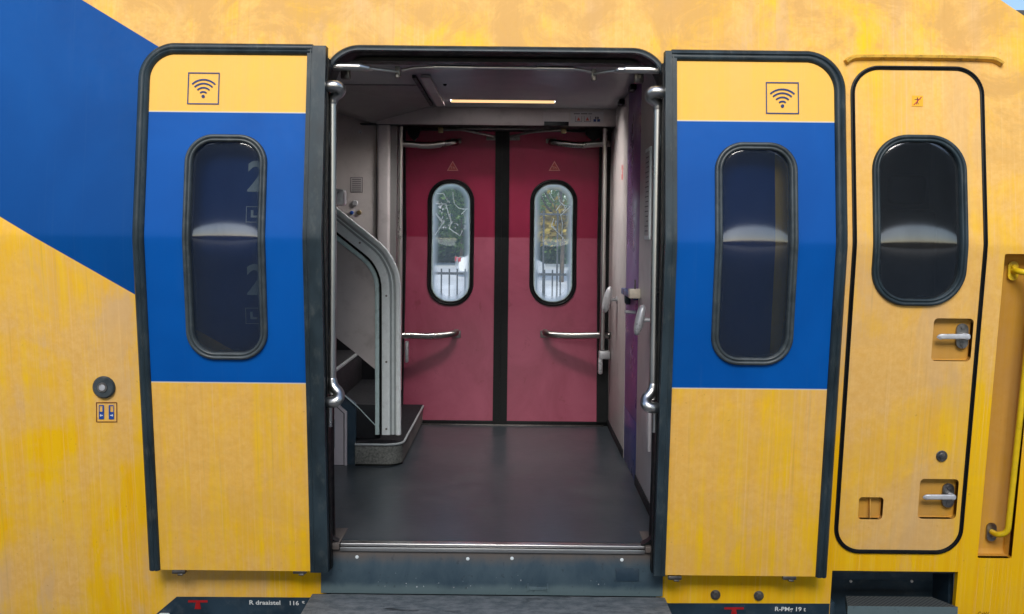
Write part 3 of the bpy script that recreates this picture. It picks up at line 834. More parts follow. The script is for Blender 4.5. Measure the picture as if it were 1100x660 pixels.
tube([at(466, 72.2, .22), at(508, 72.8, .22)], .011, b_, 12); tube([at(577, 73.6, .22), at(617, 74.2, .22)], .011, b_, 12)
obj('door_cross_rod', b_, MT['steel'], train)
for x, y in ((427.5, 77), (637.8, 80)):
    p = at(x, y, .26); b_ = box(p.x-.011, p.x+.011, p.y-.014, p.y+.01, p.z-.028, p.z+.022, .004); disc(p+Vector((0, -.014, -.022)), .008, .01, bm=b_, bev=.002)
    obj('arm_bracket', b_, MT['dsteel'], train)
for x, y in ((371, 79), (686.5, 83)):
    p = at(x, y, .42); b_ = box(p.x-.02, p.x+.02, p.y-.01, p.y+.03, p.z-.026, p.z+.04, .006); disc(p+Vector((0, -.01, 0)), .012, .008, bm=b_, bev=.003)
    obj('hinge_bracket', b_, MT['dsteel'], train)

# ================================================================== CAB DOOR
CO = -.002
cwo = rect_px(937.8, 145, 1040, 329, 262, near, CO); cwi = rect_px(945.5, 152.5, 1031.5, 321, 262, near, CO)
hole = rrect(cwi[0]-.008, cwi[1]-.008, cwi[2]+.008, cwi[3]+.008, .12, 12)
def px_rr(x0, y0, x1, y1, r, off=CO):
    a, b_ = hit(x0, y1, near, off), hit(x1, y0, near, off); return rrect(a.x, a.z, b_.x, b_.z, r, 6)
hp1 = px_rr(1000, 342.5, 1046.5, 388, .018); hp2 = px_rr(985.5, 515, 1030.5, 557.5, .018); hp3 = px_rr(921.5, 534.5, 949.5, 558, .014)
inner = rrect(cx0+.006, cz0+.006, cx1-.006, cz1-.006, (.10, .10, .105, .105), 10)
b_ = sheet([inner, hole, hp1, hp2, hp3], near, CO, .03, .012, zlv=levels()+[0, .3, .9, 1.8])
cab = obj('cab_door', b_, MT['cab'], train)
lp = densify(rrect(cx0, cz0, cx1, cz1, (.105, .105, .11, .11), 12), True, .05)
obj('door_seal', sweep(on_prof(lp, near, CO, .012), [(-.0095, -.02), (.0095, -.02), (.0085, .004), (.003, .0055), (0, .002), (-.003, .0055), (-.0085, .004)], True, normal=(0, -1, 0)), MT['black'], cab, angle=60)
window(cab, cwo, cwi, .15, MT['glasscab'], near, CO, sealmat='rubber', rim=.05, rimpow=.16, grr=.07, pillow=.006)
for hp, lx0, lx1, ly, pxc in ((hp1, 1010, 1041, 361, 1033), (hp2, 995, 1025, 532, 1018)):
    pk = tray(hp, near, CO+.002, .032); obj('handle_pocket', pk, MT['recess'], cab)
    c = hit(pxc, ly, near, CO+.03)
    b_ = bmesh.new(); poly_slab([(c.x+x, c.z+z) for x, z in rrect(-.025, -.052, .025, .052, .0245, 8)], c.y-.008, .012, bm=b_)
    for dz in (-.035, .035): disc((c.x, c.y-.008, c.z+dz), .009, .004, bm=b_, bev=.001, n=16)
    lv_ = obj('handle_backplate', b_, MT['dsteel'], cab)
    a0, a1 = hit(lx0, ly, near, CO-.01), hit(lx1, ly, near, CO-.01)
    pth = smooth_path([(a0.x, c.y-.028, c.z-.008), (a0.x+.004, c.y-.034, c.z), (a0.x+.03, c.y-.036, c.z), (a1.x, c.y-.036, c.z+.001)], 2)
    b_ = sweep(pth, [(x, z) for x, z in rrect(-.011, -.006, .011, .006, .005, 4)], normal=(0, -1, 0))
    tube([(c.x+.008, c.y-.036, c.z), (c.x+.008, c.y-.004, c.z)], .013, b_, 14)
    obj('lever_handle', b_, MT['handle'], cab)
obj('key_pocket', tray(hp3, near, CO+.002, .03), MT['recess'], cab)
a, b2 = hit(934.5, 557.5, near, CO), hit(936.8, 535, near, CO)
obj('pocket_bar', box(a.x, b2.x, a.y+.001, a.y+.025, a.z, b2.z, .002), MT['cab'], cab)
p = hit(1011.5, 490, near, CO); b_ = disc(p, .024, .005, n=28, bev=.002); disc(p+Vector((0, -.005, 0)), .013, .004, n=20, bev=.002, bm=b_)
box(p.x-.002, p.x+.002, p.y-.0105, p.y-.008, p.z-.006, p.z+.006, bm=b_); obj('key_lock', b_, MT['dsteel'], cab)
# warning sticker with a crossed figure
b_ = bmesh.new()
def fq(pts, mi, o2):
    P_ = [hit(x, y, near, CO-.0012-o2) for x, y in pts]; f = b_.faces.new([b_.verts.new(q_) for q_ in P_]); f.material_index = mi
fq([(979.8, 102.8), (991.6, 103), (991.5, 114.6), (979.7, 114.4)], 0, 0)
fq([(985, 105), (986.2, 105), (986.2, 110), (985, 110)], 1, .0005)
fq([(982.5, 106.8), (988.8, 106.4), (988.8, 107.2), (982.5, 107.6)], 1, .0005)
fq([(985.2, 109.5), (986, 109.5), (987, 112.3), (986.2, 112.4)], 1, .0006); fq([(985, 109.5), (985.8, 109.5), (984.8, 112.4), (984, 112.2)], 1, .0007)
fq([(981.3, 112.6), (982, 113.3), (990.4, 104.6), (989.7, 103.9)], 2, .0009)
obj('warning_sticker', b_, [MT['orange'], MT['brown'], MT['signred']], cab)
# gutter above
gp = [hit(x, y) for x, y in ((908, 67.5), (913, 63.5), (921, 61), (1063, 63), (1070, 65.5), (1076, 69.5))]
gp = smooth_path(gp, 2)
b_ = sweep(gp, [(-.012, -.002), (.014, -.002), (.012, .006), (.004, .022), (-.006, .024), (-.008, .018)], normal=(0, -1, 0))
obj('rain_gutter', b_, MT['ygut'], train)
# cab grab rail
RY = near(.6)+.0
p1, p2, p3, p4 = hit(1086, 296, near, .035), hit(1098, 312, near, 0), hit(1076, 560, near, 0), hit(1063, 571, near, .035)
xm = hx(1099, 312)
gm1, gm2 = hit(1087, 291, near, .078), hit(1064, 571, near, .078)
def nb(x, z, off): return Vector((x, near(z, off), z))
pth = [nb(gm1.x, gm1.z, .075), nb(gm1.x, gm1.z, .02), nb(gm1.x+.045, gm1.z-.01, .0)]+[nb(gm1.x+.058, gm1.z-.06, .0)]+[nb(gm1.x+.058-.012*t_/8, gm1.z-.06+(gm2.z-gm1.z+.14)*t_/8, .0) for t_ in range(1, 9)]+[nb(gm2.x+.035, gm2.z+.02, .0), nb(gm2.x+.005, gm2.z, .02), nb(gm2.x, gm2.z, .075)]
rl = obj('cab_grab_rail', tube(smooth_path(pth, 2), .0125, n=14), MT['yrail'], train)
for g in (gm1, gm2):
    b_ = bmesh.new(); poly_slab([(g.x+x, g.z+z) for x, z in rrect(-.021, -.040, .021, .040, .02, 8)], g.y-.012, .012, bm=b_)
    disc((g.x, g.y-.012, g.z+(.016 if g is gm1 else -.012)), .011, .012, bm=b_, bev=.003, n=6)
    obj('rail_mount', b_, MT['yrail'] if g is gm1 else MT['dsteel'], rl)
# simple dark cab interior behind the cab window
b_ = bmesh.new(); box(cx0-.3, cx1+.3, 1.3, 1.32, -.1, 2.3, bm=b_); box(cx0-.3, cx1+.3, .2, 1.3, 2.28, 2.3, bm=b_); box(cx0-.32, cx0-.3, .2, 1.3, -.1, 2.3, bm=b_); box(cx1+.3, cx1+.32, .2, 1.3, -.1, 2.3, bm=b_)
box(cx0-.3, cx1+.3, .2, 1.3, -.12, -.1, bm=b_)
cabin = obj('cab_interior', b_, MT['cabin'], train)
# driver's seat silhouette in the dark cab
a = at(972, 214, .9)
b_ = box(a.x-.19, a.x+.16, .86, .98, .55, a.z-.05, .04, seg=3); box(a.x-.09, a.x+.10, .86, .94, a.z-.03, a.z+.12, .03, seg=3, bm=b_); box(a.x-.22, a.x+.2, .6, 1.0, .45, .56, .04, seg=3, bm=b_)
box(a.x-.03, a.x+.03, .75, .85, -.08, .46, .01, bm=b_)
obj('driver_seat', b_, MT['black'], cabin)

# ================================================================== VESTIBULE
WX = .655                                   # right-hand wall plane
ZCE = 2.165
FY = 2.865
b_ = box(-1.9, WX+.02, .20, FY, -.05, 0)
obj('vestibule_floor', b_, MT['floor'], train)
# black threshold of the far doors + bright strip
b_ = box(fx0-.02, fx1+.02, FY+.001, FY+.16, -.05, .028, .004); fs = obj('far_threshold', b_, MT['black'], train)
obj('floor_strip', box(fx0+.03, fx1-.01, FY-.03, FY, 0.0005, .006, .002), MT['dsteel'], fs)
# right wall panels, each with its own tint
def wallR(y0, y1, mat, name, z0=0.0, z1=ZCE, proud=0.0, label=None):
    return obj(name, box(WX-proud, WX+.03, y0, y1, z0, z1, .002), MT[mat], train, label)
Y1 = 1.22; Y2 = 1.86
wallR(.238, Y1, 'wall2', 'wall_panel', proud=.004)
pp = wallR(Y1+.004, Y2-.004, 'purple', 'purple_panel', z0=.32)
wallR(Y1+.004, Y2-.004, 'navy', 'navy_panel', z1=.318)
wallR(Y2, 2.95, 'wall', 'wall_panel', proud=.002)
obj('skirting', box(WX-.010, WX-.004, .36, Y1, .0, .055, .002), MT['tread'], train); obj('skirting', box(WX-.008, WX-.002, Y2, FY, 0, .05, .002), MT['tread'], train)
# inner wall strips flanking the doorway, inside
for n_, (xa, xb) in (('jamb', (-1.9, OX0-.005)), ('jamb', (OX1+.005, WX+.03))):
    obj('inner_wall_panel', box(xa, xb, .205, .235, 0, ZCE), MT['wall'], train)
obj('inner_lintel', box(OX0-.005, OX1+.005, .205, .30, OZ1-.030, ZCE), MT['black'], train)
# ceiling
def ceil_pt(px, py):
    d = ray(px, py); t_ = (ZCE-CAM.z)/d.z; return CAM+d*t_
l0, l1 = ceil_pt(484.5, 109.5), ceil_pt(595.5, 111.5)
SX0, SX1, SY0, SY1 = l0.x, l1.x, l0.y-.10, l0.y+.005
b_ = box(-1.9, SX0, .24, 3.0, ZCE, ZCE+.03); box(SX1, WX+.03, .24, 3.0, ZCE, ZCE+.03, bm=b_)
box(SX0, SX1, .24, SY0, ZCE, ZCE+.03, bm=b_); box(SX0, SX1, SY1, 3.0, ZCE, ZCE+.03, bm=b_)
ceil = obj('vestibule_ceiling', b_, MT['ceil'], train)
pA, pB = at(452, 78, 1.0), at(469, 114, 2.4)
xs = at(464, 104, 2.2).x
# dark joint and channel beside the centre panel
b_ = bmesh.new()
c0, c1 = ceil_pt(452, 80), ceil_pt(469.5, 111)
for o_, w_, m_ in ((0, .05, 0), (-.045, .02, 1)):
    b_.faces.ensure_lookup_table()
    v_ = [Vector((c0.x+o_, c0.y, ZCE-.004)), Vector((c0.x+o_+w_, c0.y, ZCE-.004)), Vector((c1.x+o_+w_, c1.y, ZCE-.004)), Vector((c1.x+o_, c1.y, ZCE-.004))]
    up_ = [b_.verts.new(q_) for q_ in v_]; lo_ = [b_.verts.new(q_-Vector((0, 0, .016))) for q_ in v_]
    fs_ = [b_.faces.new(lo_), b_.faces.new(up_[::-1])]
    for i in range(4): fs_.append(b_.faces.new([up_[i], up_[(i+1) % 4], lo_[(i+1) % 4], lo_[i]]))
    for f in fs_: f.material_index = m_
obj('ceiling_joint', b_, [MT['wall'], MT['black']], ceil)
# lowered soffit on the left
s1, s2 = ceil_pt(330, 90.5), ceil_pt(450, 91)
s3 = at(470, 113.5, 2.62); s4 = at(404, 134, 2.66); s5 = at(330, 113, 2.66)
b_ = bmesh.new()
lowv = [Vector((s1.x, s1.y, ZCE-.006)), Vector((s2.x, s2.y, ZCE-.006)), s3, s4, s5]
A = [b_.verts.new(v) for v in lowv]; B = [b_.verts.new((v.x, v.y, ZCE-.001)) for v in lowv]
b_.faces.new([A[0], A[1], A[2], A[3]]); b_.faces.new([A[0], A[3], A[4]]); b_.faces.new([B[4], B[3], B[2], B[1], B[0]])
for i in range(5): b_.faces.new([A[i], A[(i+1) % 5], B[(i+1) % 5], B[i]])
obj('soffit_panel', b_, MT['soffit'], ceil)
# small ceiling details
for x, y, r_ in ((478, 90.5, .012),):
    c = ceil_pt(x, y); bb = bmesh.new()
    bmesh.ops.create_uvsphere(bb, u_segments=14, v_segments=8, radius=r_); bmesh.ops.translate(bb, verts=bb.verts, vec=(c.x, c.y, ZCE)); obj('ceiling_screw', bb, MT['black'], ceil)
# ceiling lamp: an added slot hides a strong emitter to fill the vestibule; a glowing lens along the rear lip
b_ = box(SX0-.01, SX1+.01, SY0-.01, SY0, ZCE+.031, ZCE+.09); box(SX0-.01, SX1+.01, SY1+.012, SY1+.02, ZCE+.031, ZCE+.09, bm=b_)
box(SX0-.01, SX1+.01, SY0-.01, SY1+.02, ZCE+.09, ZCE+.095, bm=b_)
lamp = obj('ceiling_lamp', b_, MT['white'], train)
obj('hidden_fill_emitter', box(SX0+.01, SX1-.01, SY0+.012, SY1-.02, ZCE+.050, ZCE+.062, .003), MT['lamp'], lamp)
obj('lamp_lens', box(SX0, SX1, SY1-.006, SY1+.004, ZCE-.003, ZCE+.03, .002), MT['lens'], lamp)
# header over the far doors
HY = 2.60
hb = at(540, 134.5, HY).z
hd = obj('door_header', box(at(404, 130, HY).x, WX, HY, 2.97, hb, ZCE-.001, .003), MT['wall'], train)
b_ = box(at(440, 130, 2.9).x-.3, WX, 2.62, 3.02, hb-.001, hb+.004); obj('header_underside', b_, MT['black'], hd)
# inset vent and pictogram sticker on the header
a, b2 = at(583.5, 132.5, HY-.002), at(611, 121, HY-.002); obj('header_vent', box(a.x, b2.x, HY-.003, HY-.0005, a.z, b2.z, .0008), MT['wall2'], hd)
a, b2 = at(584.5, 134.5, HY-.002), at(611, 131, HY-.002); obj('vent_slot', box(a.x, b2.x, HY-.004, HY-.001, a.z-.004, b2.z, .0008), MT['black'], hd)
b_ = bmesh.new()
def hq(x0, y0, x1, y1, mi, o2=0, Y=None):
    Yq = (HY if Y is None else Y)-.0035-o2
    P_ = [at(x0, y0, Yq), at(x1, y0, Yq), at(x1, y1, Yq), at(x0, y1, Yq)]
    f = b_.faces.new([b_.verts.new(q_) for q_ in P_]); f.material_index = mi
hq(613, 120, 648.5, 132.8, 0)
for (x0, y0, x1, y1) in ((616.5, 122, 623, 122.9), (624, 122, 631, 122.9), (632, 122.1, 636, 122.9)): hq(x0, y0, x1, y1, 1, .0008)
for cx_ in (621.5, 631): 
    hq(cx_-3.6, 130.6, cx_+3.6, 131, 1, .0008); hq(cx_-3.6, 125, cx_-3.2, 131, 1, .0009); hq(cx_+3.2, 125, cx_+3.6, 131, 1, .0007)
    P_ = [at(cx_-2, 129.8, HY-.0048), at(cx_+2, 129.8, HY-.0048), at(cx_, 126, HY-.0048)]; f = b_.faces.new([b_.verts.new(q_) for q_ in P_]); f.material_index = 2
hq(637.5, 128.2, 640.4, 131, 3, .0008); hq(641.5, 128.2, 644.6, 131, 3, .0008); hq(639.2, 125.6, 640.8, 128, 1, .0009); hq(641.4, 125.6, 643.2, 128, 1, .0009)
obj('header_sticker', b_, [MT['paper'], MT['ink'], MT['pinkred'], MT['signblue']], hd)

# far wall left of the doors, with its column
LY = 2.70
lx = at(424, 300, LY).x
b_ = box(-1.9, at(403.5, 300, LY).x, LY, LY+.03, 0, ZCE-.002, .002)
lw = obj('end_wall', b_, MT['wall'], train)
b_ = sweep([(at(411.5, 300, LY).x, LY+.01, 0), (at(411.5, 300, LY).x, LY+.01, ZCE-.01)], [(x, y) for x, y in rrect(-.044, -.02, .044, .035, .02, 5)], normal=(0, -1, 0)); obj('corner_column', b_, MT['wall2'], train)
obj('reveal_panel', box(at(418, 300, LY).x, at(425, 300, LY).x, LY+.02, 3.0, 0, ZCE-.002), MT['soffit'], train)
obj('end_wall_left', box(-1.92, -1.9, .24, 3.0, 0, ZCE), MT['wall'], train)
# signs and switches on the end wall
b_ = bmesh.new(); HYs = LY
def wq(x0, y0, x1, y1, mi, o2=0): hq(x0, y0, x1, y1, mi, o2, Y=LY+.0015)
wq(376.5, 190.5, 389.5, 207, 1)
wq(377, 191, 389, 206.5, 0, .0006)
for i in range(6): wq(378.2, 192.4+i*2.1, 387.8, 193.2+i*2.1, 1, .0012)
wq(378.2, 205, 387.8, 205.8, 1, .0012)

obj('wall_notice', b_, [MT['wall2'], MT['ink']], lw)
for x, y, r_, mt_ in ((381.5, 218.5, .020, 'handle'), (378, 228.7, .013, 'signblue2'), (386, 228.5, .016, 'brass'), (386.3, 110+55, .012, 'handle')):
    if y > 160 and y < 170: y = 142; x = 387
    obj('wall_button', disc(at(x, y, LY), r_, .012, n=20, bev=.004), MT[mt_], lw)

# ---- far (closed) crimson doors
FO = -.005
def farleaf(side):
    L = side == 'left'
    xa, xb = (436.5, 531.5) if L else (546.5, 641.5)
    pan = (hx(xa, 262, far, FO), hz(500, 454.5, far, FO), hx(xb, 262, far, FO), 2.07)
    o = rect_px(459.5, 192.5, 509.3, 328.5, 262, far, FO) if L else rect_px(568.9, 193, 619.3, 329, 262, far, FO)
    i_ = rect_px(464.2, 197, 504.8, 324.5, 262, far, FO) if L else rect_px(573.6, 197.5, 614.6, 325, 262, far, FO)
    hole = rrect(i_[0]-.006, i_[1]-.006, i_[2]+.006, i_[3]+.006, .128, 12)
    b_ = sheet([rrect(*pan, .012, 3), hole], far, FO, .035, .004, zlv=levels()+[.4, .8, 1.7])
    d = obj('far_door', b_, MT['red'], train, 'crimson door leaf with %s' % ('a car seen in its window' if L else 'autumn leaves seen in its window'))
    window(d, o, i_, .155, MT['glassin'], far, FO, d_out=.012, sealmat='black', rr=.006, grr=.05, pillow=.006, glass_in=.012, sgn=1, rim=.055, rimpow=1.15)
    # pale inner glazing bead
    w = .010; mid = (i_[0]+w*.3, i_[1]+w*.3, i_[2]-w*.3, i_[3]-w*.3)
    lp = densify(rrect(*mid, .125, 12), True, .03)
    obj('glazing_bead', sweep(on_prof(lp, far, FO+.004, .006), [(-w*.45, -.004), (w*.45, -.004), (w*.45, .004), (-w*.45, .004)], True, normal=(0, -1, 0)), MT['teal'], d)
    # warning triangle
    cx = 486.3 if L else 595.6; cy = 178.5
    bb = bmesh.new()
    for rr_, mi, o2 in ((7.2, 0, 0), (5.4, 1, .001)):
        P_ = [hit(cx+rr_*math.sin(R(a))*1.0, cy+1.6-rr_*math.cos(R(a)), far, FO-.002-o2) for a in (0, 120, 240)]
        f = bb.faces.new([bb.verts.new(q_) for q_ in P_]); f.material_index = mi
    for (x0, y0, x1, y1) in ((-2.4, .5, -.6, 1.2), (-1.6, 1.2, -1, 3.2), (.2, .4, .8, 3), (.8, 1.4, 2.2, 2.1), (1.8, 2.1, 2.4, 3.4)):
        P_ = [hit(cx+a, cy+c, far, FO-.0042) for a, c in ((x0, y0), (x1, y0), (x1, y1), (x0, y1))]
        f = bb.faces.new([bb.verts.new(q_) for q_ in P_]); f.material_index = 0
    obj('warning_triangle', bb, [MT['pink'], MT['pinkred']], d)
    # etched graffiti
    sc_ = bmesh.new()
    S1 = lambda pts: [(440+x/5.5, 130+y/5.5) for x, y in pts]
    S2 = lambda pts: [(450+x/6.11, 230+y/6.11) for x, y in pts]
    if L: lines = [S1([(160, 430), (200, 430), (235, 490), (222, 455)]), S1([(155, 490), (215, 492), (232, 560), (245, 600), (235, 635), (262, 658)]), S1([(255, 420), (258, 460), (265, 490), (290, 515), (318, 522), (345, 520)]),
                   S1([(340, 518), (305, 552)]), S1([(155, 545), (180, 575), (200, 600), (165, 655)]), S2([(110, 0), (155, 60), (105, 140)]), S2([(200, 0), (212, 50), (200, 95), (270, 145), (285, 110)])]
    else: lines = [S1([(825, 425), (855, 475)]), S1([(880, 420), (878, 450), (885, 475), (910, 498), (952, 505)]), S1([(865, 530), (895, 490)]), S1([(950, 505), (890, 560)]), S1([(915, 500), (920, 530)]), S1([(930, 505), (905, 535)]),
                   S1([(845, 620), (870, 655)]), S1([(865, 590), (860, 612)]), S2([(885, 30), (870, 80), (935, 145), (945, 155), (943, 188)]), S2([(930, 0), (942, 60), (938, 140)])]
    for ln in lines:
        P_ = [hit(x, y, far, FO+.0065) for x, y in ln]
        sweep([q_ for q_ in P_], [(-.003, 0), (.003, 0), (.003, .0008), (-.003, .0008)], normal=(0, -1, 0), bm=sc_)
    obj('scratched_lines', sc_, MT['scratch'], d)
    # grab handles top and bottom
    s_ = 1 if L else -1
    xe = fx0+.02 if L else fx1-.02
    for (xh, yh, yy, kind) in ((490 if L else 592, 153.5, 157, 't'), (490 if L else 585.5, 357, 358, 'b')):
        p = hit(xh, yh, far, FO); q_ = hit(431 if L else 651, yy, far, FO)
        Yh = far(p.z, FO)
        pts = [(p.x, Yh, p.z), (p.x, Yh-.055, p.z-.002), (p.x-s_*.06, Yh-.085, p.z-.012), ((p.x+q_.x)/2, Yh-.115, q_.z-.010), (q_.x+s_*.08, 2.80, q_.z), (q_.x-s_*.01, 2.765, q_.z)]
        bb = tube(smooth_path(pts, 3), .0225, n=16)
        obj('grab_handle', bb, MT['bar'], d)
        pb = box(p.x-.034, p.x+.034, Yh-.012, Yh-.0005, p.z-.038, p.z+.012, .004) if kind == 'b' else box(p.x-.036, p.x+.036, Yh-.02, Yh-.0005, p.z-.004, p.z+.026, .004)
        if kind == 'b': box(p.x-.018, p.x+.018, Yh-.03, Yh-.01, p.z-.012, p.z+.022, .006, bm=pb)
        obj('handle_bracket', pb, MT['dsteel'], d)
    # small catch plates near the top
    p = hit(529 if L else 552, 148.5, far, FO)
    pb = box(p.x-.042, p.x+.042, p.y-.012, p.y-.0005, p.z-.016, p.z+.016, .003); obj('catch_plate', pb, MT['dsteel'], d)
    for dx in (-.025, .025): disc((p.x+dx, p.y-.012, p.z), .006, .005, n=10, bm=None).free()
    return d
fl, fr_ = farleaf('left'), farleaf('right')
# rubber pair between the leaves and black surround
b_ = sheet([[(hx(531.5, 262, far, 0), .028), (hx(538.6, 262, far, 0), .028), (hx(538.6, 262, far, 0), 2.07), (hx(531.5, 262, far, 0), 2.07)]], far, -.018, .05, .004)
sheet([[(hx(539.6, 262, far, 0), .028), (hx(546.5, 262, far, 0), .028), (hx(546.5, 262, far, 0), 2.07), (hx(539.6, 262, far, 0), 2.07)]], far, -.018, .05, .004, bm=b_)
sheet([[(hx(538.6, 262, far, 0), .028), (hx(539.6, 262, far, 0), .028), (hx(539.6, 262, far, 0), 2.07), (hx(538.6, 262, far, 0), 2.07)]], far, -.005, .03, .004, bm=b_)
obj('meeting_seal', b_, MT['black'], train)
for xa_, xb_ in ((fx0-.03, hx(436.5, 262, far, 0)), (hx(641.5, 262, far, 0), fx1+.03)):
    obj('far_door_frame', sheet([[(xa_, .028), (xb_, .028), (xb_, 2.09), (xa_, 2.09)]], far, -.03, .06, .004), MT['black'], train)
b_ = box(fx0-.02, fx1+.02, 2.86, 3.0, at(540, 140.5, 2.86).z, ZCE); obj('door_gear_box', b_, MT['dark'], train)
# gear arms over the far doors
b_ = tube(smooth_path([at(472, 139.5, 2.8), at(490, 139, 2.78), at(505, 141, 2.78), at(530, 147, 2.86)]), .009, n=10)
tube(smooth_path([at(604, 139.5, 2.8), at(590, 140.5, 2.78), at(570, 142, 2.78), at(549, 147, 2.86)]), .009, b_, 10)
tube([at(480, 138.2, 2.8), at(600, 138.8, 2.8)], .008, b_, 10); obj('far_door_arm', b_, MT['dsteel'], train)
for x, y in ((473, 139.5), (605, 140)):
    p = at(x, y, 2.79); obj('arm_joint', box(p.x-.014, p.x+.02, p.y-.02, p.y+.02, p.z-.022, p.z+.018, .006), MT['brass'], train)
for x0, x1, y in ((438, 452, 146), (629, 645, 146)):
    a, b2 = at(x0, y+6, 2.8), at(x1, y-9, 2.8)
    bb = bmesh.new(); s_ = 1 if x0 < 500 else -1
    poly_slab([(a.x, b2.z), (b2.x, b2.z), (b2.x-(0 if s_ < 0 else .02), a.z+.03), ((a.x+b2.x)/2, a.z), (a.x, a.z+.05)], 2.80, .03, bm=bb); obj('arm_bracket', bb, MT['black'], train)
# interior poles beside the far doors
for x, yb in ((430.5, 505), (650, 376)):
    a = at(x, 137, 2.74); b2 = at(x, yb, 2.74)
    bb = tube([(a.x, 2.74, max(b2.z, .02)), (a.x, 2.74, a.z+.02)], .0165, n=16); obj('grab_pole', bb, MT['steel'], train)
p = at(648, 384, 2.74)
bb = box(p.x-.03, p.x+.045, 2.71, 2.77, p.z-.01, p.z+.045, .006); box(p.x-.034, p.x-.004, 2.715, 2.765, p.z-.115, p.z+.0, .01, bm=bb); obj('pole_bracket', bb, MT['handle'], train)
p = at(437, 378, 2.8); bb = box(p.x-.012, p.x+.012, 2.77, 2.83, p.z-.075, p.z+.075, .01); obj('pole_bracket', bb, MT['handle'], train)

# ---- staircase on the left
BY = 1.66
def pz(x, y, Y=BY): p_ = at(x, y, Y); return (p_.x, p_.z)
outer_px = [(300, 172.5), (362, 223), (386, 242.5), (403, 256), (410, 262), (416, 268.5), (421, 276), (425.5, 285), (428.5, 294), (430.2, 304), (430.6, 315), (430.6, 471)]
base = [Vector((*pz(x, y), 0)) for x, y in outer_px]
base[-1].y = .168; base = densify([tuple(v) for v in base], False, .03); base = [Vector(v) for v in base]
def offs(path, d):
    out = []
    for i, p_ in enumerate(path):
        t_ = (path[min(len(path)-1, i+1)]-path[max(0, i-1)]).normalized(); out.append(p_+Vector((t_.y, -t_.x, 0))*d)
    return out
mm = .0053
def strip(d0, d1, y0, y1, mat, bev=.002, name='balustrade_profile', parent=None):
    c = offs(base, (d0+d1)/2*mm); w = (d1-d0)*mm
    path = [(p_.x, (y0+y1)/2, p_.y) for p_ in c]
    h = (y1-y0)
    sec = rrect(-w/2, -h/2, w/2, h/2, bev, 3)
    return sweep(path, sec, normal=(0, -1, 0))
# sign: path runs down to the right, then down; inside is to the left/below
tst = offs(base, 1.0)[-1]; sg = 1 if tst.x < base[-1].x else -1
mm *= sg
bal = empty('x', (0, 0, 0)); bpy.data.objects.remove(bal)
b_ = strip(0, 5.4, BY-.022, BY+.022, 'alu', .009)
merge(b_, strip(11.5, 20.3, BY-.018, BY+.02, 'alu', .003))
bal = obj('stair_balustrade', b_, MT['alu'], train, angle=50)
obj('profile_groove', strip(5.6, 11.3, BY-.006, BY+.015, 'alud'), MT['alud'], bal)
b_ = strip(7.8, 9.0, BY-.010, BY-.0065, 'alu', .0005); obj('groove_rib', b_, MT['alu'], bal)
obj('profile_gap', strip(20.5, 23.2, BY, BY+.012, 'black', .0005), MT['black'], bal)
obj('glass_edge', strip(23.3, 27.8, BY-.012, BY+.012, 'teal', .003), MT['teal'], bal)
inner_e = offs(base, 27.8*mm)
pan = [(p_.x, p_.y) for p_ in inner_e if p_.y > at(403, 396, BY).z]
pan += [pz(403, 397), pz(300, 311)]
bb = bmesh.new(); poly_slab(pan, BY, .012, bm=bb); obj('side_panel', bb, MT['wall'], bal)
for x, y in ((386.5, 261), (415, 318), (415, 389), (415, 461)):
    p = at(x, y, BY-.018); bb = disc((p.x, BY-.018, p.z), .006, .0025, n=12, bev=.001); obj('profile_screw', bb, MT['dsteel'], bal)
p = at(367, 212, 1.75)
bb = box(p.x-.06, p.x+.024, 1.72, 1.79, p.z-.05, p.z+.045, .018, seg=3); obj('rail_end', bb, MT['handle'], bal)
# plinth (first step) with rounded corner
zt = at(405, 474.5, 1.60).z; xpr = -.64; yf_ = at(405, 504, 1.60).y
zf = 0
plin = []
def plan_round(x0, y0, x1, y1, r, n=8):
    return [(x0, y1), (x0, y0)]+[(x1-r+r*math.sin(R(90*i/n)), y0+r-r*math.cos(R(90*i/n))) for i in range(n+1)]+[(x1, y1)]
pl_x0 = at(382, 490, 1.60).x
def prism(plan, z0, z1, mi=0, bm=None):
    bm = bm or bmesh.new(); A = [bm.verts.new((x, y, z0)) for x, y in plan]; B = [bm.verts.new((x, y, z1)) for x, y in plan]
    fs_ = [bm.faces.new(A[::-1]), bm.faces.new(B)]
    for i in range(len(plan)): fs_.append(bm.faces.new([A[i], A[(i+1) % len(plan)], B[(i+1) % len(plan)], B[i]]))
    for f in fs_: f.material_index = mi
    return bm
PY = 1.58
ztp = at(405, 476, PY).z
pln = plan_round(pl_x0, PY, xpr, 2.88, .09)
b_ = prism(pln, .012, ztp-.018); plinth = obj('stair_plinth', b_, MT['plinth'], train)
kick = [(x-.006 if x == xpr else x, y+.006) for x, y in pln]; obj('plinth_kick', prism(kick, 0, .012), MT['black'], plinth)
obj('plinth_tread', prism(pln, ztp-.008, ztp), MT['tread'], plinth)
edge = [(x, y, ztp-.008) for x, y in pln[1:]]
obj('plinth_nosing', sweep([(x, y, ztp-.009) for x, y in densify(pln[1:], False, .05)], rrect(-.010, -.006, .010, .006, .004, 3), normal=(0, 0, 1)), MT['alud'], plinth)
# steps rising to the left behind the balustrade
zrise = .20
for i in range(6):
    xr_ = at(403, 400, 1.9).x+.06-.26*i; z_ = ztp+zrise*(i+1)
    b_ = box(-1.88, xr_, 1.70, LY-.002, z_-.2 if i else ztp+.001, z_, .003)
    st = obj('stair_step', b_, MT['tread'], train)
    obj('step_nosing', box(xr_-.012, xr_+.004, 1.70, LY-.004, z_-.012, z_+.004, .002), MT['alud'], st)
sk = bmesh.new(); poly_slab([pz(330, 338, 2.69), pz(432, 420, 2.69), pz(432, 440, 2.69), pz(330, 440, 2.69)], 2.69, .008, bm=sk)
obj('stair_skirting', sk, MT['tread'], train)
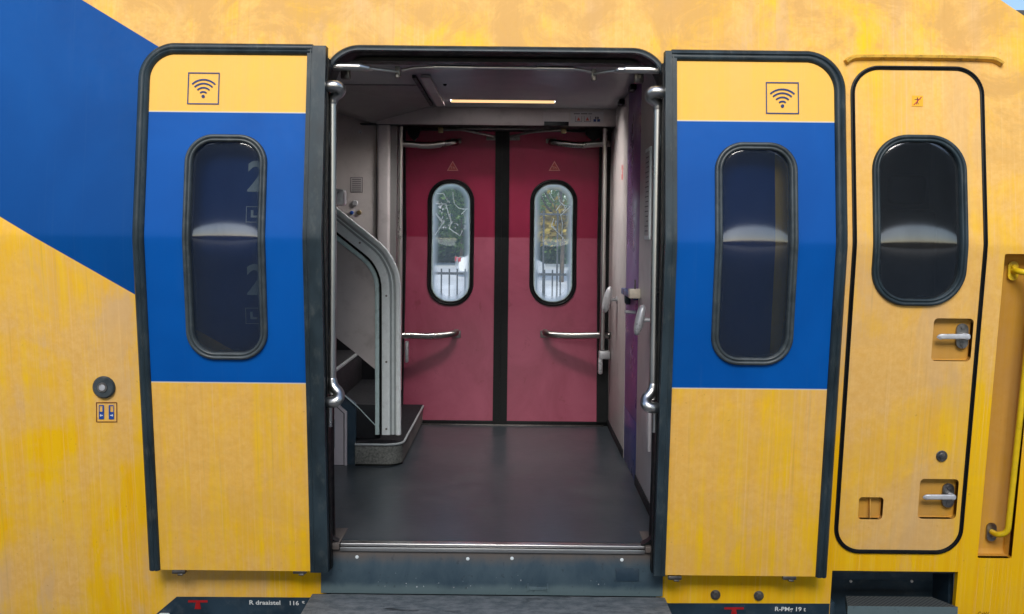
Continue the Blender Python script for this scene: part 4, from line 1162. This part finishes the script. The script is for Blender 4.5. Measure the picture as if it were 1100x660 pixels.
# dark stringer, clear guard edge, and the small cabinet
bb = bmesh.new(); poly_slab([pz(330, 392, 1.62), pz(352, 411, 1.62), pz(382, 434, 1.62), pz(382, 505, 1.62), pz(330, 505, 1.62)], 1.62, .03, bm=bb)
strg = obj('stair_stringer', bb, MT['skirt'], train)
bb = tube([at(355, 412, 1.60), at(384, 437, 1.60)], .004, n=8); tube([at(384, 437, 1.60), at(406, 460, 1.66)], .003, bb, 8); obj('guard_edge', bb, MT['teal'], strg)
bb = bmesh.new(); poly_slab([pz(330, 428, 1.595), pz(361, 433, 1.595), pz(372.5, 443, 1.595), pz(372.5, 503, 1.595), pz(330, 503, 1.595)], 1.595, .02, bm=bb)
cabn = obj('service_cabinet', bb, MT['cabw'], train)
bb = bmesh.new()
ins = [at(330, 431, 1.593), at(360.3, 436, 1.593), at(369.5, 444.5, 1.593), at(369.5, 500, 1.593), at(330, 500, 1.593)]
sweep([(p_.x, 1.594, p_.z) for p_ in ins], rrect(-.0025, -.001, .0025, .001, .0005, 1), normal=(0, -1, 0), bm=bb); obj('cabinet_joint', bb, MT['ink'], cabn)
a, b2 = at(355, 451, 1.58), at(359.5, 482, 1.58); obj('cabinet_handle', box(a.x, b2.x, 1.57, 1.595, b2.z, a.z, .004), MT['alud'], cabn)

# ---- fittings on the right wall
def wallhandle(px, py, x, w_px, h_px, mat='handle'):
    # oval knob plate standing off the wall; depth follows from the plane x
    d = ray(px, py); t_ = (x-CAM.x)/d.x; c = CAM+d*t_
    s_ = c.y-CAM.y; h = h_px/F*s_
    bb = bmesh.new()
    mt_ = Matrix.Translation(c) @ Matrix.Rotation(R(12), 4, 'Y') @ Matrix.Diagonal((w_px/2/F*s_, .034, h/2, 1))
    t2 = bmesh.new(); bmesh.ops.create_uvsphere(t2, u_segments=20, v_segments=14, radius=1)
    for v in t2.verts:
        v.co.z = math.copysign(abs(v.co.z)**.7, v.co.z); v.co.y = math.copysign(abs(v.co.y)**.8, v.co.y)
    merge(bb, t2, 0, mt_)
    tube([c, Vector((WX+.005, c.y, c.z))], .011, bb, 12)
    disc((WX-.004, c.y, c.z), .024, .006, axis='x', bm=bb, bev=.002)
    return obj('door_knob', bb, MT[mat], train)
wallhandle(652.5, 322, .590, 8.5, 29); wallhandle(687, 344, .580, 9.5, 34)
d = ray(680, 316); c = CAM+d*((.615)/d.x)
bb = box(c.x-.02, WX, c.y-.02, c.y+.05, c.z-.022, c.z+.026, .003); blk = obj('door_latch', bb, MT['cream'], train)
obj('latch_pin', tube([(c.x+.01, c.y, c.z+.02), (c.x+.01, c.y, c.z+.075)], .004, n=8), MT['dsteel'], blk)
d = ray(671, 321); c = CAM+d*((.625)/d.x); bb = disc((WX, c.y, c.z), .034, .03, axis='x', bev=.01); obj('lock_rosette', bb, MT['rubber'], pp)
# second handle reflected/behind: lower grip on the near panel
d = ray(677, 335); c = CAM+d*((.62)/d.x); bb = tube([(c.x-.03, c.y, c.z+.0), (c.x+.03, c.y, c.z-.004)], .009, n=10); obj('latch_lever', bb, MT['handle'], train)
# navy rail / shelf line across the purple panel
zr = 1.02
obj('panel_ledge', box(WX-.03, WX+.001, Y1+.01, Y2-.01, zr-.035, zr, .004), MT['navy'], pp)
# notice frame on the near wall panel
def onwall(px, py):
    d = ray(px, py); t_ = (WX-.006)/d.x; return CAM+d*t_
a, b2 = onwall(693.5, 250), onwall(700.5, 160)
ya, yb = sorted((a.y, b2.y)); 
nf = obj('notice_board', box(WX-.014, WX-.005, ya, yb, 1.31, 1.76, .004), MT['alu'], train)
nb_ = bmesh.new(); box(WX-.0155, WX-.0142, ya+.018, yb-.018, 1.33, 1.74, bm=nb_); npap = obj('notice_sheet', nb_, MT['paper'], nf)
bb = bmesh.new()
for i in range(16):
    z_ = 1.715-i*.024; box(WX-.0165, WX-.0157, ya+.035, yb-.03-random.random()*.07, z_-.005, z_, bm=bb)
obj('notice_text', bb, MT['ink'], nf)
# small sticker and grey flap further along the wall
d = ray(669, 184); c = CAM+d*(WX/d.x)
bb = bmesh.new()
for dy, dz in ((-.03, .02), (.03, .025), (0, -.01), (-.025, -.04), (.03, -.035)):
    disc((WX-.002, c.y+dy, c.z+dz), .018, .0012, axis='x', n=12, bm=bb)
obj('wall_sticker', bb, MT['pinkred'], train)
a = onwall(697, 470); obj('wall_flap', box(WX-.018, WX-.004, a.y-.06, a.y+.05, .30, .52, .004), MT['wall2'], train)
# hinge screws under the ceiling edge, right
for x, y in ((679, 94), (667, 110)):
    d = ray(x, y); c = CAM+d*((WX-.02)/d.x); obj('ceiling_clip', box(WX-.035, WX-.003, c.y-.06, c.y+.06, c.z-.02, c.z+.01, .004), MT['black'], train)

# ================================================================== OUTSIDE
def ground_mat(name, a, b, sc, rough=.85):
    mt, nt, out = new_mat(name); pos, s = POS(nt)
    n = NOISE(nt, pos, (1, 1, 1), s=sc, det=8, rough=.7); n2 = NOISE(nt, pos, (1, 1, 1), (3, 3, 3), s=sc*.06, det=4)
    c = MIX(nt, MR(nt, n, .3, .7), a, b); c = MIX(nt, M(nt, 'MULTIPLY', MR(nt, n2, .4, .7), .4), c, tuple(k*.6 for k in a))
    BSDF(nt, out, c, rough, bump=n, bstr=.2); return mt
def flat(name, x0, x1, y0, y1, z, mat, th=.0):
    b_ = bmesh.new()
    if th: box(x0, x1, y0, y1, z-th, z, bm=b_)
    else: b_.faces.new([b_.verts.new(v) for v in ((x0, y0, z), (x1, y0, z), (x1, y1, z), (x0, y1, z))])
    o = obj(name, b_, mat, recalc=bool(th)); tag(o, kind='structure'); return o
flat('ground', -600, 600, -600, 600, -1.25, ground_mat('gravel_ground', (.16, .15, .13), (.30, .28, .25), 6))
flat('platform', -60, 60, -22, -.32, -.42, ground_mat('platform_paving', (.14, .14, .14), (.24, .24, .235), 5), .8)
flat('car_park', -60, 60, 3.6, 70, -.75, ground_mat('pale_paving', (.78, .78, .78), (.88, .88, .88), 3), .45)

M_iron = plain('dark_iron', (.035, .04, .045), .5); M_bark = plain('tree_bark', (.10, .075, .055), .9, var=.4, scale=12, stretch=(1, 1, .2), bstr=.5)
def fence(x0, x1, y, z0, z1, gap, bar, label, name='iron_fence'):
    root = empty(name, ((x0+x1)/2, y, z0)); tag(root, label, 'fence')
    cx = (x0+x1)/2; h = z1-z0
    b_ = bmesh.new(); box(x0-cx, x1-cx, -.02, .02, h-.12, h-.07, bm=b_); box(x0-cx, x1-cx, -.02, .02, .12, .17, bm=b_)
    o = obj('fence_rail', b_, M_iron, root)
    b_ = bmesh.new(); n = int((x1-x0)/gap)
    for i in range(n+1):
        X = x0-cx+i*gap; box(X-bar/2, X+bar/2, -bar/2, bar/2, .03, h, bm=b_)
    obj('fence_bars', b_, M_iron, root)
    b_ = None
    for i in range(int((x1-x0)/2.4)+1):
        X = x0-cx+i*2.4; obj('fence_post', box(X-.045, X+.045, -.045, .045, 0, h+.08, .008), M_iron, root)
fence(-5.5, 3.5, 16.2, -.75, .62, .16, .03, 'low dark iron fence seen through both far door windows')
fence(.35, 4.8, 22.0, -.75, 1.95, .36, .045, 'tall dark iron fence before the yellowing tree in the right far door window')

# trees: trunk, limbs, leaf-clump crown
def leaf_mat(name, a, b):
    mt, nt, out = new_mat(name); pos, s = POS(nt)
    oi = NOISE(nt, pos, (1, 1, 1), s=.9, det=3); n = NOISE(nt, pos, (1, 1, 1), (4, 4, 4), s=5, det=2)
    c = MIX(nt, MR(nt, n, .35, .65), a, b); c = MIX(nt, MR(nt, oi, .4, .62), c, tuple(k*.7 for k in a))
    p = N(nt, 'ShaderNodeBsdfDiffuse'); t_ = N(nt, 'ShaderNodeBsdfTranslucent'); mx = N(nt, 'ShaderNodeMixShader'); mx.inputs[0].default_value = .35
    for q_ in (p, t_): nt.links.new(c, q_.inputs[0])
    nt.links.new(p.outputs[0], mx.inputs[1]); nt.links.new(t_.outputs[0], mx.inputs[2]); nt.links.new(mx.outputs[0], out.inputs[0]); return mt
LG = leaf_mat('green_leaves', (.10, .19, .05), (.20, .30, .09)); LY_ = leaf_mat('yellowing_leaves', (.38, .29, .05), (.55, .40, .09)); LD = leaf_mat('dark_leaves', (.05, .10, .04), (.10, .17, .06))
def tree(x, y, h, rad, mat, label, seed, z0=-.75, low=.25):
    rn = random.Random(seed); root = empty('tree', (x, y, z0)); tag(root, label, 'tree', None)
    b_ = tube([(0, 0, 0), (.05, 0, h*.25), (-.05, .05, h*.5), (0, 0, h*.85)], .026*h/2.2, n=10, scale=[1.2, .9, .6, .15])
    cl = []
    for i in range(9):
        a = rn.random()*6.28; z1 = h*(low+.1+.55*rn.random()); e = Vector((math.cos(a)*rad*.7, math.sin(a)*rad*.7, z1+h*.15))
        tube([Vector((0, 0, z1-.1*h)), Vector((e.x*.5, e.y*.5, z1)), e], .02*h/2.2, b_, 7, scale=[1, .6, .2]); cl.append(e)
    obj('trunk', b_, M_bark, root)
    c_ = bmesh.new()
    for i in range(34):
        a = rn.random()*6.28; r_ = rad*math.sqrt(rn.random()); zz = h*(low+(1-low)*rn.random()); k_ = math.sin(math.pi*min(1, max(0, (zz/h-low)/(1-low)))**.7); cl.append(Vector((math.cos(a)*r_*k_, math.sin(a)*r_*k_, zz)))
    for c in cl:
        cr = rad*(.16+.2*rn.random())
        for j in range(120):
            v = Vector((rn.gauss(0, 1), rn.gauss(0, 1), rn.gauss(0, .8)))*cr*.55; s_ = .09+.09*rn.random()
            a1 = Vector((rn.gauss(0, 1), rn.gauss(0, 1), rn.gauss(0, 1))).normalized(); a2 = a1.orthogonal().normalized(); p_ = c+v
            c_.faces.new([c_.verts.new(q_) for q_ in (p_+a1*s_, p_+a2*s_*.6, p_-a1*s_, p_-a2*s_*.6)])
    obj('crown', c_, mat, root, recalc=False)
tree(-3.6, 62, 8.5, 4.0, LG, 'green tree behind the white car, seen in the left far door window', 1, low=.2)
tree(-1.2, 66, 9.5, 4.2, LG, 'fresh green tree between both far door windows', 2, low=.16)
tree(2.0, 40, 7.5, 2.8, LY_, 'yellowing tree with a straight trunk, seen in the right far door window', 3, low=.30)
tree(4.8, 60, 8.5, 4.0, LG, 'green tree at the right edge of the right far door window', 4, low=.15)
tree(-6.8, 60, 8.5, 4.0, LD, 'dark tree left of the pale house, seen in the left far door window', 5, low=.2)
tree(1.6, 72, 9, 5.0, LD, 'dark tree behind the yellowing tree', 6, low=.1)
# hedge line as far planting
hb_ = bmesh.new(); rn = random.Random(11)
box(-14, 14, 67.7, 68.5, -.75, 1.35, .1, bm=hb_)
for i in range(12000):
    p_ = Vector((rn.uniform(-14, 14), 67.6+rn.uniform(-.35, .35), -.75+rn.random()*2.4)); a1 = Vector((rn.gauss(0, 1), rn.gauss(0, 1), rn.gauss(0, 1))).normalized(); a2 = a1.orthogonal().normalized(); s_ = .16
    hb_.faces.new([hb_.verts.new(q_) for q_ in (p_+a1*s_, p_+a2*s_*.6, p_-a1*s_, p_-a2*s_*.6)])
hg = obj('hedge', hb_, LD, recalc=False); tag(hg, 'long dark hedge at the far end of the pale car park', 'hedge')
# house behind
hs = empty('house', (-6.2, 80, -.75)); tag(hs, 'pale house with a dark roof behind the trees, seen in the left far door window', 'house')
obj('wall', box(-5, 5, -3, 3, 0, 5.6), plain('pale_render', (.50, .50, .52), .8), hs)
rb = bmesh.new()
A = [rb.verts.new(v) for v in ((-5.4, -3.4, 5.6), (5.4, -3.4, 5.6), (5.4, 3.4, 5.6), (-5.4, 3.4, 5.6), (-5.4, 0, 8.2), (5.4, 0, 8.2))]
for f in ((0, 1, 5, 4), (2, 3, 4, 5), (1, 2, 5), (3, 0, 4), (3, 2, 1, 0)): rb.faces.new([A[i] for i in f])
obj('roof', rb, plain('dark_tiles', (.10, .06, .05), .8), hs)
Mg = plain('window_dark', (.04, .06, .09), .1)
for X in (-3.4, -1, 1.4, 3.6):
    for Z in (.9, 3.4):
        w_ = obj('window', box(X-.55, X+.55, -3.03, -2.99, Z, Z+1.4, .01), Mg, hs)
        obj('window_frame', sweep([(X-.55, -3.03, Z), (X+.55, -3.03, Z), (X+.55, -3.03, Z+1.4), (X-.55, -3.03, Z+1.4)], rrect(-.05, -.02, .05, .03, .005, 1), True, normal=(0, -1, 0)), MT['white'], w_)
# parked white car
def car(x, y, rz, label, seed=0):
    root = empty('parked_car', (x, y, -.75), rz); tag(root, label, 'car')
    side = [(-2.05, .32), (-2.1, .62), (-2.02, .92), (-1.72, 1.0), (-1.35, 1.38), (-.6, 1.47), (.25, 1.43), (.95, 1.0), (1.75, .88), (2.1, .68), (2.12, .34), (1.6, .26), (-1.6, .26)]
    b_ = bmesh.new(); sect = []
    for Yk, k_ in ((-.86, .90), (-.80, .98), (0, 1.0), (.80, .98), (.86, .90)):
        sect.append([b_.verts.new((px_*(.97+.03*k_), Yk*(1-.16*max(0, (pz_-.95)/.5)), .26+(pz_-.26)*k_)) for px_, pz_ in side])
    n = len(side)
    for A, B in zip(sect, sect[1:]):
        for i in range(n): b_.faces.new([A[i], A[(i+1) % n], B[(i+1) % n], B[i]])
    b_.faces.new(sect[0]); b_.faces.new(sect[-1][::-1])
    obj('body', b_, plain('white_car_paint', (.75, .76, .77), .25, var=.03, coat=.5), root)
    g = bmesh.new()
    for s_ in (-1, 1):
        pts = [(-1.5, 1.02), (-1.2, 1.33), (-.6, 1.39), (.2, 1.36), (.75, 1.02)]
        g.faces.new([g.verts.new((a, s_*(.865-.13*max(0, (c-.95)/.45)), c)) for a, c in pts])
    g.faces.new([g.verts.new(v) for v in ((-1.80, -.62, 1.0), (-1.80, .62, 1.0), (-1.42, .56, 1.35), (-1.42, -.56, 1.35))])
    obj('windows', g, Mg, root)
    for X in (-1.3, 1.3):
        for s_ in (-1, 1):
            w_ = tube([(X, s_*.72, .32), (X, s_*.90, .32)], .32, n=24); wo = obj('wheel', w_, MT['black'], root)
            obj('rim', tube([(X, s_*.88, .32), (X, s_*.915, .32)], .2, n=20), MT['handle'], wo)
    for s_ in (-1, 1):
        obj('taillight', box(-2.11, -1.96, s_*.80-.06, s_*.80+.06, .72, .95, .03), plain('tail_red', (.35, .01, .02), .3), root)
    return root
car(-.80, 45, R(9), 'white car with red taillights parked beyond the fence in the left far window')

# added canopy behind the camera, unseen but shaped for the dark band above the sky strip in the bent panes
cp = empty('reflection_canopy', (0, -14, -.42)); tag(cp, 'flat dark canopy on posts, added behind the camera for window reflections', 'canopy')
Mc = plain('reflection_canopy_dark', (.05, .055, .06), .6)
obj('roof', box(-34, 34, -5.5, 6.0, 5.6, 5.95, .03), Mc, cp)
for X in (-24, -12, 12, 24): obj('post', box(X-.12, X+.12, -.12, .12, 0, 5.9, .02), Mc, cp)

tag(obj('reflection_wall', box(-60, 60, -24.5, -24, -.42, 2.1), plain('reflection_wall_tan', (.42, .26, .13), .85, var=.25, scale=4)), 'long tan wall added behind the camera to warm the window reflections', 'wall')  # unseen wall, added to put a warm lower edge into the pane reflections
# ================================================================== LIGHT
w = bpy.data.worlds.new('World'); scene.world = w; w.use_nodes = True
nt = w.node_tree; nt.nodes.clear()
sky = N(nt, 'ShaderNodeTexSky', sky_type='NISHITA'); bg = N(nt, 'ShaderNodeBackground'); wo = N(nt, 'ShaderNodeOutputWorld')
SE, SA = R(36), R(184)      # sun elevation / azimuth (from +Y, clockwise)
sky.sun_disc = False; sky.sun_elevation = SE; sky.sun_rotation = SA; sky.altitude = 50; sky.air_density = 1.0; sky.dust_density = 1.2; sky.ozone_density = 2.5
nt.links.new(sky.outputs[0], bg.inputs[0]); bg.inputs[1].default_value = .115; nt.links.new(bg.outputs[0], wo.inputs[0])
sl = bpy.data.lights.new('sun', 'SUN'); sl.energy = 2.1; sl.angle = R(30); sl.color = (1, .96, .9)
so = bpy.data.objects.new('sun', sl); COL.objects.link(so)
dirv = Vector((math.sin(SA)*math.cos(SE), math.cos(SA)*math.cos(SE), math.sin(SE)))
so.rotation_euler = dirv.to_track_quat('Z', 'Y').to_euler()

vs = scene.view_settings; vs.view_transform = 'Standard'; vs.look = 'None'; vs.exposure = 0.58; vs.gamma = 1; vs.use_curve_mapping = False
scene.cycles.max_bounces = 10; scene.cycles.transparent_max_bounces = 12
scene.cycles.caustics_reflective = False; scene.cycles.caustics_refractive = False
scene.cycles.sample_clamp_indirect = 4
